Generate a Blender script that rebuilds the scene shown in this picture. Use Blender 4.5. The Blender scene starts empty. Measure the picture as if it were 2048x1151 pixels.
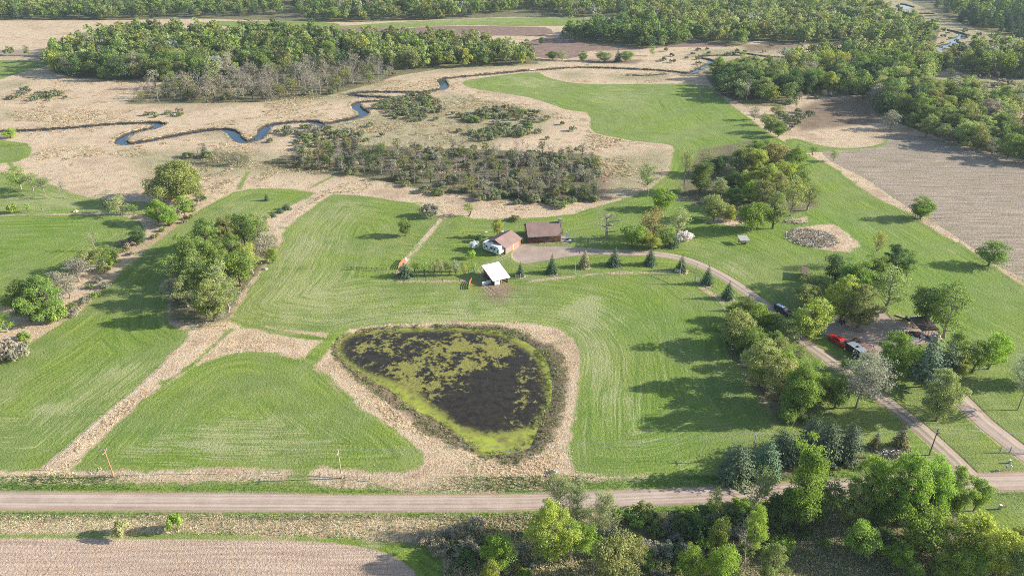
import bpy, math, random
import numpy as np
R = math.radians
C = bpy.context.scene.collection
sc = bpy.context.scene

# ---------------------------------------------------------------- camera, sky, sun, exposure
CAM_H, PITCH, FPX, CX, CY = 105.0, R(28.2), 1450.0, 1024.0, 575.5
cam = bpy.data.cameras.new('camera'); camo = bpy.data.objects.new('camera', cam); C.objects.link(camo)
cam.sensor_width = 36.0; cam.lens = FPX / 2048 * 36.0
cam.clip_start = 0.5; cam.clip_end = 20000
camo.location = (0, 0, CAM_H); camo.rotation_euler = (R(90) - PITCH, 0, 0)
sc.camera = camo

SUN_EL, SUN_AZ = R(22.5), R(87)            # azimuth from +Y towards +X
w = bpy.data.worlds.new('World'); sc.world = w; w.use_nodes = True
nt = w.node_tree; nt.nodes.clear()
sky = nt.nodes.new('ShaderNodeTexSky'); sky.sky_type = 'NISHITA'; sky.sun_disc = False
sky.sun_elevation = SUN_EL; sky.sun_rotation = SUN_AZ
bg = nt.nodes.new('ShaderNodeBackground'); bg.inputs[1].default_value = 0.11
wo = nt.nodes.new('ShaderNodeOutputWorld')
nt.links.new(sky.outputs[0], bg.inputs[0]); nt.links.new(bg.outputs[0], wo.inputs[0])
sl = bpy.data.lights.new('sun', 'SUN'); sl.energy = 5.0; sl.angle = R(0.5); sl.color = (1.0, 0.93, 0.80)
so = bpy.data.objects.new('sun', sl); C.objects.link(so)
so.rotation_euler = (R(90) - SUN_EL, 0, R(180) - SUN_AZ)
sc.view_settings.view_transform = 'Standard'; sc.view_settings.look = 'None'
sc.view_settings.gamma = 1.0; sc.view_settings.exposure = 0.95
sc.cycles.max_bounces = 5; sc.cycles.diffuse_bounces = 2; sc.cycles.glossy_bounces = 2
sc.cycles.transmission_bounces = 3; sc.cycles.volume_bounces = 0; sc.cycles.transparent_max_bounces = 6
sc.cycles.filter_width = 0.9; sc.cycles.use_denoising = False; sc.cycles.denoiser = "OPENIMAGEDENOISE"; sc.cycles.denoising_input_passes = "RGB_ALBEDO_NORMAL"; sc.cycles.denoising_prefilter = "ACCURATE"

# ---------------------------------------------------------------- helpers
def P(x, y, z=0.0):
    """point of the photograph (2048 px wide) -> place on the ground"""
    u = (x - CX) / FPX; v = (y - CY) / FPX
    dz = -math.sin(PITCH) - v * math.cos(PITCH); dy = math.cos(PITCH) - v * math.sin(PITCH)
    t = (CAM_H - z) / -dz
    return (u * t, dy * t)
def PA(a):
    return np.array([P(x, y) for x, y in a])
def pxm(y):
    """pixels (2048 wide) per metre, and the downward view angle, at image row y"""
    a = PITCH + math.atan((y - CY) / FPX)
    Z = CAM_H * math.cos(a - PITCH) / math.sin(a)
    return FPX / Z, a
def hm(y, hpx):
    s, a = pxm(y); return hpx / s / math.cos(a)
def wm(y, wpx):
    return wpx / pxm(y)[0]

def tag(o, label=None, cat=None, group=None, kind=None):
    if label: o['label'] = label
    if cat: o['category'] = cat
    if group: o['group'] = group
    if kind: o['kind'] = kind
    return o
def empty(name, loc, rz=0.0, label=None, cat=None, group=None, sc_=None):
    o = bpy.data.objects.new(name, None); C.objects.link(o)
    o.empty_display_size = 0.5
    o.location = loc if len(loc) == 3 else (loc[0], loc[1], 0); o.rotation_euler = (0, 0, rz)
    if sc_: o.scale = sc_
    return tag(o, label, cat, group)
def link(name, me, parent=None, mat=None):
    o = bpy.data.objects.new(name, me); C.objects.link(o)
    if parent: o.parent = parent
    if mat: 
        me.materials.clear(); me.materials.append(mat)
    return o
def mesh_np(name, V, F, mat=None, attrs=None, smooth=False):
    V = np.asarray(V, dtype=np.float32); F = np.asarray(F, dtype=np.int32)
    me = bpy.data.meshes.new(name); k = F.shape[1]
    me.vertices.add(len(V)); me.vertices.foreach_set('co', V.ravel())
    me.loops.add(F.size); me.loops.foreach_set('vertex_index', F.ravel())
    me.polygons.add(len(F)); me.polygons.foreach_set('loop_start', np.arange(0, F.size, k, dtype=np.int32))
    me.polygons.foreach_set('use_smooth', np.full(len(F), smooth))
    for n, d in (attrs or {}).items():
        d = np.asarray(d, dtype=np.float32)
        if d.ndim == 1:
            a = me.attributes.new(n, 'FLOAT', 'POINT'); a.data.foreach_set('value', d)
        else:
            a = me.attributes.new(n, 'FLOAT_VECTOR', 'POINT'); a.data.foreach_set('vector', d.ravel())
    if mat: me.materials.append(mat)
    me.update(calc_edges=True)
    return me

class MB:
    """collects boxes, prisms and tubes into ONE mesh"""
    def __init__(s): s.v = []; s.f = []
    def add(s, v, f):
        n = len(s.v); s.v += [tuple(p) for p in v]; s.f += [tuple(i + n for i in q) for q in f]; return s
    def box(s, x0, x1, y0, y1, z0, z1):
        return s.hexa([(x0,y0),(x1,y0),(x1,y1),(x0,y1)], z0, z1)
    def hexa(s, p, z0, z1):
        if not isinstance(z0, (list, tuple)): z0 = [z0] * len(p)
        if not isinstance(z1, (list, tuple)): z1 = [z1] * len(p)
        n = len(p)
        v = [(a[0], a[1], z0[i]) for i, a in enumerate(p)] + [(a[0], a[1], z1[i]) for i, a in enumerate(p)]
        f = [tuple(reversed(range(n))), tuple(range(n, 2 * n))] + [(i, (i + 1) % n, n + (i + 1) % n, n + i) for i in range(n)]
        return s.add(v, f)
    def prism_y(s, prof, y0, y1):      # profile (x,z) swept along y
        n = len(prof)
        v = [(a, y0, b) for a, b in prof] + [(a, y1, b) for a, b in prof]
        f = [tuple(range(n)), tuple(reversed(range(n, 2 * n)))] + [((i + 1) % n, i, n + i, n + (i + 1) % n) for i in range(n)]
        return s.add(v, f)
    def prism_x(s, prof, x0, x1):      # profile (y,z) swept along x
        n = len(prof)
        v = [(x0, a, b) for a, b in prof] + [(x1, a, b) for a, b in prof]
        f = [tuple(reversed(range(n))), tuple(range(n, 2 * n))] + [(i, (i + 1) % n, n + (i + 1) % n, n + i) for i in range(n)]
        return s.add(v, f)
    def tube(s, pts, r, n=6):
        if not isinstance(r, (list, tuple)): r = [r] * len(pts)
        V, F = tube_np(pts, r, n); return s.add(V.tolist(), F.tolist() )
    def bar(s, a, b, r, n=6): return s.tube([a, b], [r, r], n)
    def disc(s, c, r, t, ax='y', n=14):
        v = []; 
        for k in (-t / 2, t / 2):
            for i in range(n):
                a = 2 * math.pi * i / n; p, q = r * math.cos(a), r * math.sin(a)
                v.append({'y': (c[0] + p, c[1] + k, c[2] + q), 'z': (c[0] + p, c[1] + q, c[2] + k), 'x': (c[0] + k, c[1] + p, c[2] + q)}[ax])
        f = [tuple(reversed(range(n))), tuple(range(n, 2 * n))] + [(i, (i + 1) % n, n + (i + 1) % n, n + i) for i in range(n)]
        return s.add(v, f)
    def build(s, name, mat, parent=None, bevel=0, loc=None):
        me = bpy.data.meshes.new(name); me.from_pydata(s.v, [], s.f); me.update()
        me.materials.append(mat)
        import bmesh
        bm = bmesh.new(); bm.from_mesh(me); bmesh.ops.recalc_face_normals(bm, faces=bm.faces)
        bm.to_mesh(me); bm.free()
        o = link(name, me, parent)
        if bevel:
            m = o.modifiers.new('bevel', 'BEVEL'); m.width = bevel; m.segments = 2; m.limit_method = 'ANGLE'
        if loc: o.location = loc
        return o

def tube_np(pts, rad, n=5):
    pts = np.asarray(pts, float); rad = np.asarray(rad, float); k = len(pts)
    d = np.gradient(pts, axis=0); d /= np.linalg.norm(d, axis=1)[:, None] + 1e-9
    ref = np.where(np.abs(d[:, 2:3]) > 0.9, np.array([[1.0, 0, 0]]), np.array([[0, 0, 1.0]]))
    u = np.cross(d, ref); u /= np.linalg.norm(u, axis=1)[:, None] + 1e-9; v = np.cross(d, u)
    a = np.arange(n) / n * 2 * math.pi
    V = pts[:, None, :] + rad[:, None, None] * (np.cos(a)[None, :, None] * u[:, None, :] + np.sin(a)[None, :, None] * v[:, None, :])
    V = V.reshape(-1, 3); F = []
    for i in range(k - 1):
        for j in range(n):
            F.append((i * n + j, i * n + (j + 1) % n, (i + 1) * n + (j + 1) % n, (i + 1) * n + j))
    return V, np.array(F, dtype=np.int32)

class Acc:
    """numpy accumulator of quads"""
    def __init__(s): s.V = []; s.F = []; s.n = 0; s.A = []
    def add(s, V, F, a=None):
        s.V.append(V); s.F.append(np.asarray(F) + s.n); s.n += len(V)
        if a is not None: s.A.append(a)
    def get(s): return np.concatenate(s.V), np.concatenate(s.F)

# ---------------------------------------------------------------- material helpers
class M:
    def __init__(s, name):
        s.m = bpy.data.materials.new(name); s.m.use_nodes = True; s.t = s.m.node_tree; s.t.nodes.clear()
        s.out = s.t.nodes.new('ShaderNodeOutputMaterial')
    def n(s, ty, **k):
        nd = s.t.nodes.new(ty)
        for a, b in k.items(): setattr(nd, a, b)
        return nd
    def L(s, a, b): s.t.links.new(a, b)
    def put(s, sock, v):
        if v is None: return
        if hasattr(v, 'bl_idname') or hasattr(v, 'is_linked'): s.L(v, sock)
        else:
            try: sock.default_value = v
            except Exception: sock.default_value = (*v, 1.0)
    def math(s, op, a, b=None, clamp=False):
        nd = s.n('ShaderNodeMath', operation=op, use_clamp=clamp); s.put(nd.inputs[0], a)
        if b is not None: s.put(nd.inputs[1], b)
        return nd.outputs[0]
    def attr(s, name): return s.n('ShaderNodeAttribute', attribute_name=name).outputs
    def pos(s): return s.n('ShaderNodeNewGeometry').outputs['Position']
    def vmul(s, v, k):
        nd = s.n('ShaderNodeVectorMath', operation='MULTIPLY'); s.L(v, nd.inputs[0]); nd.inputs[1].default_value = k; return nd.outputs[0]
    def noise(s, vec, scale, detail=3, rough=0.55, dist=0.0):
        nd = s.n('ShaderNodeTexNoise'); s.L(vec, nd.inputs['Vector'])
        nd.inputs['Scale'].default_value = scale; nd.inputs['Detail'].default_value = detail
        nd.inputs['Roughness'].default_value = rough; nd.inputs['Distortion'].default_value = dist
        return nd.outputs[0]
    def step(s, v, a, b):
        nd = s.n('ShaderNodeMapRange', interpolation_type='SMOOTHSTEP'); s.L(v, nd.inputs[0])
        nd.inputs[1].default_value = a; nd.inputs[2].default_value = b; return nd.outputs[0]
    def mix(s, f, a, b, mode='MIX'):
        nd = s.n('ShaderNodeMix', data_type='RGBA', blend_type=mode); s.put(nd.inputs[0], f)
        s.put(nd.inputs[6], a if not isinstance(a, tuple) else (*a[:3], 1)); s.put(nd.inputs[7], b if not isinstance(b, tuple) else (*b[:3], 1))
        return nd.outputs[2]
    def ramp(s, v, stops):
        nd = s.n('ShaderNodeValToRGB'); s.L(v, nd.inputs[0]); e = nd.color_ramp.elements
        while len(e) < len(stops): e.new(0.5)
        for i, (p, c) in enumerate(stops): e[i].position = p; e[i].color = (*c, 1)
        return nd.outputs[0]
    def bump(s, h, strength=0.5, dist=0.1):
        nd = s.n('ShaderNodeBump'); s.L(h, nd.inputs['Height']); nd.inputs['Strength'].default_value = strength
        nd.inputs['Distance'].default_value = dist; return nd.outputs[0]
    def surf(s, col, rough=0.9, metal=0.0, normal=None, spec=0.3):
        b = s.n('ShaderNodeBsdfPrincipled'); s.put(b.inputs['Base Color'], col if not isinstance(col, tuple) else (*col[:3], 1))
        s.put(b.inputs['Roughness'], rough); b.inputs['Metallic'].default_value = metal
        b.inputs['Specular IOR Level'].default_value = spec
        if normal is not None: s.L(normal, b.inputs['Normal'])
        s.L(b.outputs[0], s.out.inputs[0]); return s.m

def simple(name, col, rough=0.6, metal=0.0, var=0.12, scale=3.0, spec=0.4, bump=0.0, stretch=None):
    m = M(name); tc = m.n('ShaderNodeTexCoord').outputs['Object']
    v = m.vmul(tc, stretch) if stretch else tc
    n = m.noise(v, scale, 4)
    lo = tuple(c * (1 - var * 1.6) for c in col); hi = tuple(min(1, c * (1 + var * 1.6)) for c in col)
    c = m.ramp(n, [(0.3, lo), (0.7, hi)])
    nm = m.bump(n, bump, 0.03) if bump else None
    return m.surf(c, rough, metal, nm, spec)
# ================================================================ THE LAND
GREEN = {
 'hay_left': [(478,378),(560,376),(625,382),(633,388),(537,431),(500,470),(340,560),(333,640),(345,652),(372,664),(382,680),(374,694),(291,770),(219,826),(148,895),(92,936),(40,944),(0,947),(-300,950),(-300,890),(-120,790),(0,718),(50,690),(100,660),(150,625),(200,580),(250,530),(300,488),(340,458),(385,428),(430,402)],
 'hay_farleft': [(-250,430),(0,432),(100,430),(240,428),(275,438),(292,455),(285,478),(240,492),(200,520),(150,550),(60,572),(0,615),(-250,780)],
 'hay_mid': [(648,390),(700,388),(770,398),(850,410),(880,440),(1000,445),(1200,500),(1350,530),(1395,560),(1445,598),(1470,640),(1500,760),(1560,850),(1575,880),(1450,905),(1400,930),(1280,955),(1150,945),(1140,925),(1140,880),(1147,840),(1158,760),(1160,700),(1140,668),(1100,652),(1050,645),(900,643),(760,648),(690,660),(650,668),(560,658),(500,648),(465,633),(460,612),(500,570),(555,490),(562,470),(590,440)],
 'lawn': [(921,164),(947,158),(1074,142),(1091,154),(1139,166),(1193,169),(1296,168),(1410,168),(1434,185),(1461,209),(1502,240),(1543,270),(1600,300),(1625,315),(1670,335),(1700,360),(1760,400),(1830,430),(1850,450),(1950,505),(2048,562),(2600,800),(2600,941),(1990,943),(1700,955),(1480,968),(1300,975),(1280,955),(1560,860),(1500,700),(1440,600),(1390,560),(1350,540),(1200,545),(1060,560),(940,562),(790,560),(790,548),(812,518),(841,485),(880,443),(905,430),(960,440),(1130,433),(1200,412),(1290,385),(1337,346),(1344,325),(1348,294),(1337,289),(1279,284),(1228,274),(1178,264),(1182,226),(1135,221),(1091,205),(1050,192),(978,183),(933,175)],
 'hay_triangle': [(140,946),(152,925),(222,858),(292,790),(332,768),(400,725),(460,706),(510,702),(560,708),(610,722),(640,745),(680,785),(720,815),(780,850),(830,890),(850,915),(845,935),(800,948),(690,950),(560,948),(300,944)],
 'verge_top': [(-400,965),(200,967),(470,960),(560,944),(640,946),(645,966),(760,974),(900,977),(1060,970),(1300,952),(1480,958),(1700,950),(1700,960),(1480,974),(1250,984),(1060,990),(700,992),(560,989),(-400,985)],
 'verge_low': [(-400,1016),(700,1019),(1000,1018),(1480,1000),(1700,990),(1975,978),(2600,977),(2600,1300),(1900,1300),(1700,1080),(1300,1020),(1000,1032),(600,1030),(-400,1030)],
 'headland': [(-400,1067),(200,1066),(500,1068),(700,1075),(900,1095),(1000,1300),(900,1300),(800,1120),(720,1095),(640,1083),(400,1078),(-400,1076)],
 'far_band': [(680,53),(790,44),(920,39),(1022,35),(1150,36),(1211,39),(1240,44),(1194,50),(1090,53),(1022,53),(937,50),(851,53),(800,56),(690,57),(640,57),(560,55),(440,53),(380,51),(430,42),(530,43),(620,43),(680,47)],
 'far_small': [(482,24),(530,12),(578,10),(560,22),(540,28)],
 'far_left': [(-250,120),(103,121),(99,131),(34,147),(0,159),(-250,220)],
 'left_mid': [(-250,272),(50,279),(70,308),(20,330),(-250,335)],
 'pasture': [(-250,342),(30,342),(110,372),(160,392),(240,402),(300,404),(330,415),(300,432),(240,425),(0,430),(-250,428)],
 'far_mid': [(600,74),(735,76),(725,88),(690,92),(600,86)],
 'pocket_edge': [(1560,283),(1590,275),(1640,292),(1700,297),(1760,290),(1778,268),(1795,268),(1785,290),(1740,304),(1640,304),(1600,306)],
}
HOLES = [  # dry grass patches inside the green
 [(1578,463),(1600,455),(1640,450),(1668,449),(1700,470),(1720,492),(1700,505),(1665,502),(1630,497),(1600,485)],
 [(1575,440),(1612,434),(1614,440),(1585,448)],
 [(1440,434),(1480,432),(1500,444),(1470,452),(1420,446),(1405,440)],
 [(1320,395),(1380,385),(1440,388),(1400,396),(1350,402)],
 [(1395,528),(1400,528),(1400,530)],
]
PLOUGH = [
 ([(-400,1076),(400,1078),(640,1083),(735,1094),(790,1112),(840,1145),(880,1300),(-400,1300)], 0.0),
 ([(1640,302),(1700,299),(1772,292),(1776,281),(1769,266),(1862,274),(1930,294),(1981,308),(2048,323),(2700,440),(2700,800),(2048,558),(1985,525),(1930,484),(1855,438),(1814,414),(1786,394),(1724,353),(1683,334),(1656,320)], 0.5),
 ([(590,60),(680,55),(800,57),(900,51),(1060,54),(1100,55),(1110,72),(1000,72),(930,70),(860,75),(760,76),(680,76),(640,74)], 1.0),
 ([(360,58),(480,58),(560,60),(480,66),(400,66)], 1.0),
 ([(1040,92),(1075,75),(1170,75),(1250,74),(1480,86),(1480,94),(1340,94),(1248,101),(1159,102),(1155,118),(1080,118),(1050,104)], 1.0),
 ([(1330,56),(1380,50),(1390,62),(1340,66)], 1.0),
 ([(0,100),(60,100),(120,98),(150,105),(100,118),(40,112),(-200,116),(-200,100)], 0.6),
]
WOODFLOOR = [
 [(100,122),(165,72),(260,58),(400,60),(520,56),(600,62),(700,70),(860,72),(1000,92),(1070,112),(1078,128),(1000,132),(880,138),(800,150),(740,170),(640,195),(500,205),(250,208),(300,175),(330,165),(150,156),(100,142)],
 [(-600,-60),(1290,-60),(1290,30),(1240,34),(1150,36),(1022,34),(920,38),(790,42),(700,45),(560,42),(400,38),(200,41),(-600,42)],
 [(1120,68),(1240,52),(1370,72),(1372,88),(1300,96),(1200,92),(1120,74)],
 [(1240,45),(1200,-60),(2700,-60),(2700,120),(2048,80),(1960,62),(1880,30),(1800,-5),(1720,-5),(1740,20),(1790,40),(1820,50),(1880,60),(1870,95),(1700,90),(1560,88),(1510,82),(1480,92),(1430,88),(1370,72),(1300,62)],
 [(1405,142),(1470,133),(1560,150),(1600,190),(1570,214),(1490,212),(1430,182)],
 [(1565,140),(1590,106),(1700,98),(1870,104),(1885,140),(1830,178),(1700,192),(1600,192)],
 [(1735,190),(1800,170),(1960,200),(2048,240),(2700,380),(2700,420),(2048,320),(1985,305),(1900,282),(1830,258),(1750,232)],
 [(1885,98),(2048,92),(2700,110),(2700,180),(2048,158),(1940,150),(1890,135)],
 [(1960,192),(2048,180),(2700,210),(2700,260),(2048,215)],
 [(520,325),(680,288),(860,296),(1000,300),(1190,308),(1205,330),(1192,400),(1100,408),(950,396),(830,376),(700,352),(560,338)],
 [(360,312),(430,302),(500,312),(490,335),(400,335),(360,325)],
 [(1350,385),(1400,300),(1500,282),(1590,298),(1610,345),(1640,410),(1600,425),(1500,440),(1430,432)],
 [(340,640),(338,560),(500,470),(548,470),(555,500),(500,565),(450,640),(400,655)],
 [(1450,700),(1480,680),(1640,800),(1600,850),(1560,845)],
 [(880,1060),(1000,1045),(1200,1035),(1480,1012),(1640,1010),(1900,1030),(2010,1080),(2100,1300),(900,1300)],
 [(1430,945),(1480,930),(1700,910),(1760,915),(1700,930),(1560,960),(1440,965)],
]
OLIVE = [
 [(1700,60),(1720,-20),(1860,-20),(1880,25),(1960,62),(2048,84),(2600,120),(2600,150),(2048,110),(1890,112),(1870,98),(1880,62),(1820,52),(1740,22)],
 [(1870,150),(2048,150),(2600,180),(2600,230),(2048,215),(1950,205),(1800,172)],
 [(1360,118),(1400,100),(1480,96),(1600,88),(1600,110),(1500,108)],
 [(1380,150),(1410,118),(1500,112),(1580,118),(1560,138),(1420,140)],
 [(1110,145),(1170,142),(1180,156),(1130,158)],[(1200,148),(1320,146),(1330,160),(1230,162)],
 [(560,262),(700,240),(900,185),(1100,225),(1090,262),(940,296),(700,290)],
 [(0,165),(60,160),(60,172),(0,180)],[(400,270),(480,262),(470,280)],[(240,300),(520,300),(700,350),(500,350),(300,360)],[(1230,310),(1340,300),(1345,330),(1290,380),(1200,400),(1200,320)],
 [(0,215),(50,228),(20,240),(0,240)],[(330,180),(240,208),(440,212),(700,200),(830,150),(1090,130),(1080,118),(880,138),(700,180)],
]
MUD = [
 [(1600,215),(1640,200),(1735,196),(1750,225),(1760,245),(1700,252),(1600,262),(1580,240)],
 [(1480,90),(1600,86),(1600,96),(1500,104)],
 [(955,572),(1000,565),(1030,580),(1005,605),(975,598)],
 [(1185,340),(1220,345),(1215,395),(1190,400)],
 [(1710,650),(1760,630),(1850,655),(1870,675),(1760,690),(1700,672)],
 [(1170,118),(1290,120),(1270,128),(1180,127)],
]
DRIVE = [(1951,962),(1915,925),(1880,892),(1847,862),(1800,822),(1762,796),(1720,765),(1690,745),(1664,722),(1635,702),(1602,679),(1570,650),(1546,628),(1525,606),(1500,588),(1467,565),(1430,543),(1395,527),(1360,515),(1320,508),(1270,505),(1220,504),(1160,503)]
DRIVE2 = [(1880,760),(1925,800),(1962,840),(2000,870),(2045,905),(2110,952)]
APRON = [(1040,489),(1075,492),(1139,493),(1228,500),(1296,503),(1296,510),(1241,508),(1187,509),(1139,512),(1101,520),(1057,527),(1035,524),(1024,516),(1022,505)]
YARD = [(1640,645),(1700,622),(1745,606),(1770,622),(1785,640),(1840,645),(1880,660),(1880,684),(1815,690),(1780,700),(1735,712),(1700,700),(1682,672),(1640,668)]
ROAD_T = [(-600,983),(0,983),(560,987),(700,990),(1060,988),(1250,980),(1380,975),(1500,968),(1700,957),(1880,950),(1930,944),(1975,946),(2048,944),(2900,940)]
ROAD_B = [(-600,1018),(0,1018),(700,1021),(1000,1020),(1200,1014),(1380,1006),(1480,1001),(1700,991),(1975,980),(2048,979),(2900,976)]
POND = [(680,681),(700,668),(740,660),(820,657),(900,655),(960,660),(1000,662),(1040,680),(1065,695),(1084,712),(1094,742),(1098,776),(1091,808),(1075,830),(1069,848),(1058,874),(1052,891),(1000,898),(960,903),(953,888),(916,856),(878,831),(827,808),(796,779),(755,758),(724,738),(700,722),(680,706)]
WEED = [(662,700),(684,668),(750,653),(900,648),(1000,650),(1050,663),(1080,684),(1112,690),(1132,722),(1138,780),(1124,830),(1116,855),(1098,890),(1057,916),(1022,930),(971,916),(940,903),(899,887),(844,862),(820,838),(780,806),(740,778),(700,750),(672,722)]
POND_CLEAR = [(678,688),(700,669),(745,661),(820,661),(900,658),(960,663),(1000,668),(1035,686),(1062,706),(1082,734),(1089,765),(1090,800),(1076,825),(1065,845),(1022,858),(964,862),(913,840),(872,810),(830,780),(790,757),(745,745),(712,727),(686,708)]
STREAM = [[(-60,266),(0,262),(41,261),(137,256),(223,247),(294,245),(316,246),(320,249),(308,255),(260,265),(241,277),(240,284),(253,288),(308,279),(377,265),(438,257),(460,260),(471,272),(479,282),(496,283),(514,277),(525,267),(527,255),(548,247),(623,241),(637,248),(650,248),(680,241),(714,235),(731,227),(713,214),(709,207),(724,203),(762,201),(788,199),(791,196),(766,194),(714,192),(697,188),(711,185),(766,183),(834,185),(872,180),(890,176),(887,166),(879,159),(892,156),(937,152),(988,147),(1057,140),(1091,139),(1142,134),(1228,136),(1330,141),(1378,147),(1392,142),(1402,135),(1428,124),(1413,118),(1393,115),(1406,111),(1451,111),(1466,110),(1458,104),(1485,106),(1519,112),(1570,115)],
 [(1872,99),(1882,91),(1918,86),(1896,79),(1933,72),(1909,63),(1882,58)],
 [(1858,46),(1827,39),(1800,33),(1807,27),(1858,27)], [(1783,19),(1824,15),(1800,8)],
 [(1255,150),(1290,151),(1325,148)]]
SW = [2.35, 3.2, 4.5, 5.0, 1.5]
BLOBS_DRY = [  # (x, y, rx, ry, amount): paler, drier hay
 (500,860,190,50,.42),(170,780,150,60,.30),(90,850,110,50,.25),(620,590,170,60,.55),(620,470,60,70,.3),(480,420,60,30,.3),(240,740,60,20,.4),(100,815,30,10,.8),(860,640,200,10,.5),(420,740,120,14,-.3),(900,720,30,10,0),(1110,640,60,30,.3),(1240,760,40,120,.25),(1340,720,60,80,.1),(1165,612,34,16,.9),(1190,596,18,6,.8),(1140,626,22,8,.7),(1165,640,40,18,.35),(250,760,60,40,.2),(700,420,60,30,.35),(600,500,80,50,.3),
 (1190,720,34,120,.5),(1250,640,90,30,.12),(230,470,90,40,.25),(900,620,190,22,.45),(1010,590,60,20,.5),(80,400,110,25,.6),(250,415,80,14,.8),
 (1060,165,80,14,.5),(1250,190,90,18,.35),(1200,200,40,10,.3),(1340,480,90,20,.1),(1480,540,50,24,.3),(1300,870,120,60,.2),(1900,1040,160,30,.3),
 (1300,285,90,14,.25),(750,80,70,8,.2),(880,40,220,12,.5),(1650,900,120,26,.35),(120,50,300,30,0.0),(1500,1100,60,30,.4),(1650,1110,70,30,1.0),(1010,1075,80,14,.7),(740,1090,40,8,.8),(1590,925,60,20,.5),
 (560,430,60,30,.3),(400,900,200,30,.3),(960,460,60,14,.25),(1545,480,60,30,-.1),(640,960,600,8,.5),(1500,800,60,60,-.1)]
BLOBS_LUSH = [(990,610,40,25,.6),(1300,640,200,60,.35),(900,598,60,25,.3),(1850,560,200,120,.5),(220,700,60,200,.3),(600,1000,800,30,.3),(1300,860,160,120,.5),(330,740,100,40,.3),(1640,440,120,80,.35),(60,470,200,60,.4),(1480,240,120,60,.3),(300,870,120,60,.35),(1380,440,200,60,.4),(1840,900,60,60,.4)]
TANLINES = [([(880,440),(862,462),(841,486),(812,520),(796,546)], 0.9), ([(640,390),(590,430),(552,462),(560,480),(500,568),(462,622)], 1.0),
 ([(382,680),(291,772),(219,829),(96,938)], 1.5), ([(-300,952),(0,952),(228,953),(480,950),(560,948)], 1.8),([(640,952),(690,958),(800,965),(900,968),(1100,960)], 2.5),
 ([(1655,322),(1724,355),(1786,396),(1855,441),(1930,488),(2048,568),(2300,690)],1.0), ([(800,561),(930,562)],0.5),([(1060,562),(1200,547),(1340,543)],0.5),
 ([(1404,576),(1443,600),(1452,618)],0.5),([(480,376),(420,404),(340,460),(250,532),(150,627),(0,718)],0.6),([(645,388),(590,428),(537,462)],3.2)]
GREENLINES = [([(465,638),(520,656),(580,668),(650,678)], 1.2), ([(745,560),(715,610),(680,660),(650,690),(618,724)], 2.2), ([(600,715),(650,750),(700,800)],0.7),([(495,345),(478,378)],0.9),([(680,345),(620,375)],0.8),([(330,765),(380,735),(460,660)],0.6),([(0,300),(30,340)],1)]

def sdf_poly(X, Y, poly):
    """signed distance, positive inside"""
    n = len(X); d2 = np.full(n, 1e18); ins = np.zeros(n, bool); m = len(poly)
    for i in range(m):
        ax, ay = poly[i]; bx, by = poly[(i + 1) % m]; ex, ey = bx - ax, by - ay; L = ex * ex + ey * ey
        if L < 1e-9: continue
        wx, wy = X - ax, Y - ay; t = np.clip((wx * ex + wy * ey) / L, 0, 1)
        d2 = np.minimum(d2, (wx - t * ex) ** 2 + (wy - t * ey) ** 2)
        if abs(ey) > 1e-12:
            c = ((ay > Y) != (by > Y)) & (X < ex * (Y - ay) / ey + ax); ins ^= c
    d = np.sqrt(d2); return np.where(ins, d, -d)
def dist_line(X, Y, pl):
    d2 = np.full(len(X), 1e18)
    for i in range(len(pl) - 1):
        ax, ay = pl[i]; bx, by = pl[i + 1]; ex, ey = bx - ax, by - ay; L = ex * ex + ey * ey + 1e-9
        wx, wy = X - ax, Y - ay; t = np.clip((wx * ex + wy * ey) / L, 0, 1)
        d2 = np.minimum(d2, (wx - t * ex) ** 2 + (wy - t * ey) ** 2)
    return np.sqrt(d2)
FAR = 30.0
def near(X, Y, pts, fn, base, pad=FAR):
    """evaluate fn only near pts' bounding box"""
    pts = np.asarray(pts); x0, y0 = pts.min(0) - pad; x1, y1 = pts.max(0) + pad
    k = (X > x0) & (X < x1) & (Y > y0) & (Y < y1); out = np.full(len(X), base, float)
    if k.any(): out[k] = fn(X[k], Y[k], pts)
    return out
def smooth_line(pl, it=2):
    pl = np.asarray(pl, float)
    for _ in range(it):
        q = np.empty((2 * len(pl) - 2 + 2, 2)); q[0] = pl[0]; q[-1] = pl[-1]
        q[1:-1:2] = pl[:-1] * .75 + pl[1:] * .25; q[2:-1:2] = (pl[:-1] * .25 + pl[1:] * .75)[:len(q[2:-1:2])]
        pl = q
    return pl
def smooth_poly(pl, it=2):
    pl = np.asarray(pl, float)
    for _ in range(it):
        nx = np.roll(pl, -1, 0); q = np.empty((2 * len(pl), 2)); q[0::2] = pl * .75 + nx * .25; q[1::2] = pl * .25 + nx * .75; pl = q
    return pl
wGREEN = {k: smooth_poly(PA(v), 1) for k, v in GREEN.items()}
wSTREAM = [smooth_line(PA(s), 2) for s in STREAM]
wPOND = smooth_poly(PA(POND), 2); wCLEAR = smooth_poly(PA(POND_CLEAR), 2)
wDRIVE = smooth_line(PA(DRIVE)); wDRIVE2 = smooth_line(PA(DRIVE2))
wAPRON = smooth_poly(PA(APRON), 1); wYARD = smooth_poly(PA(YARD), 1)

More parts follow.
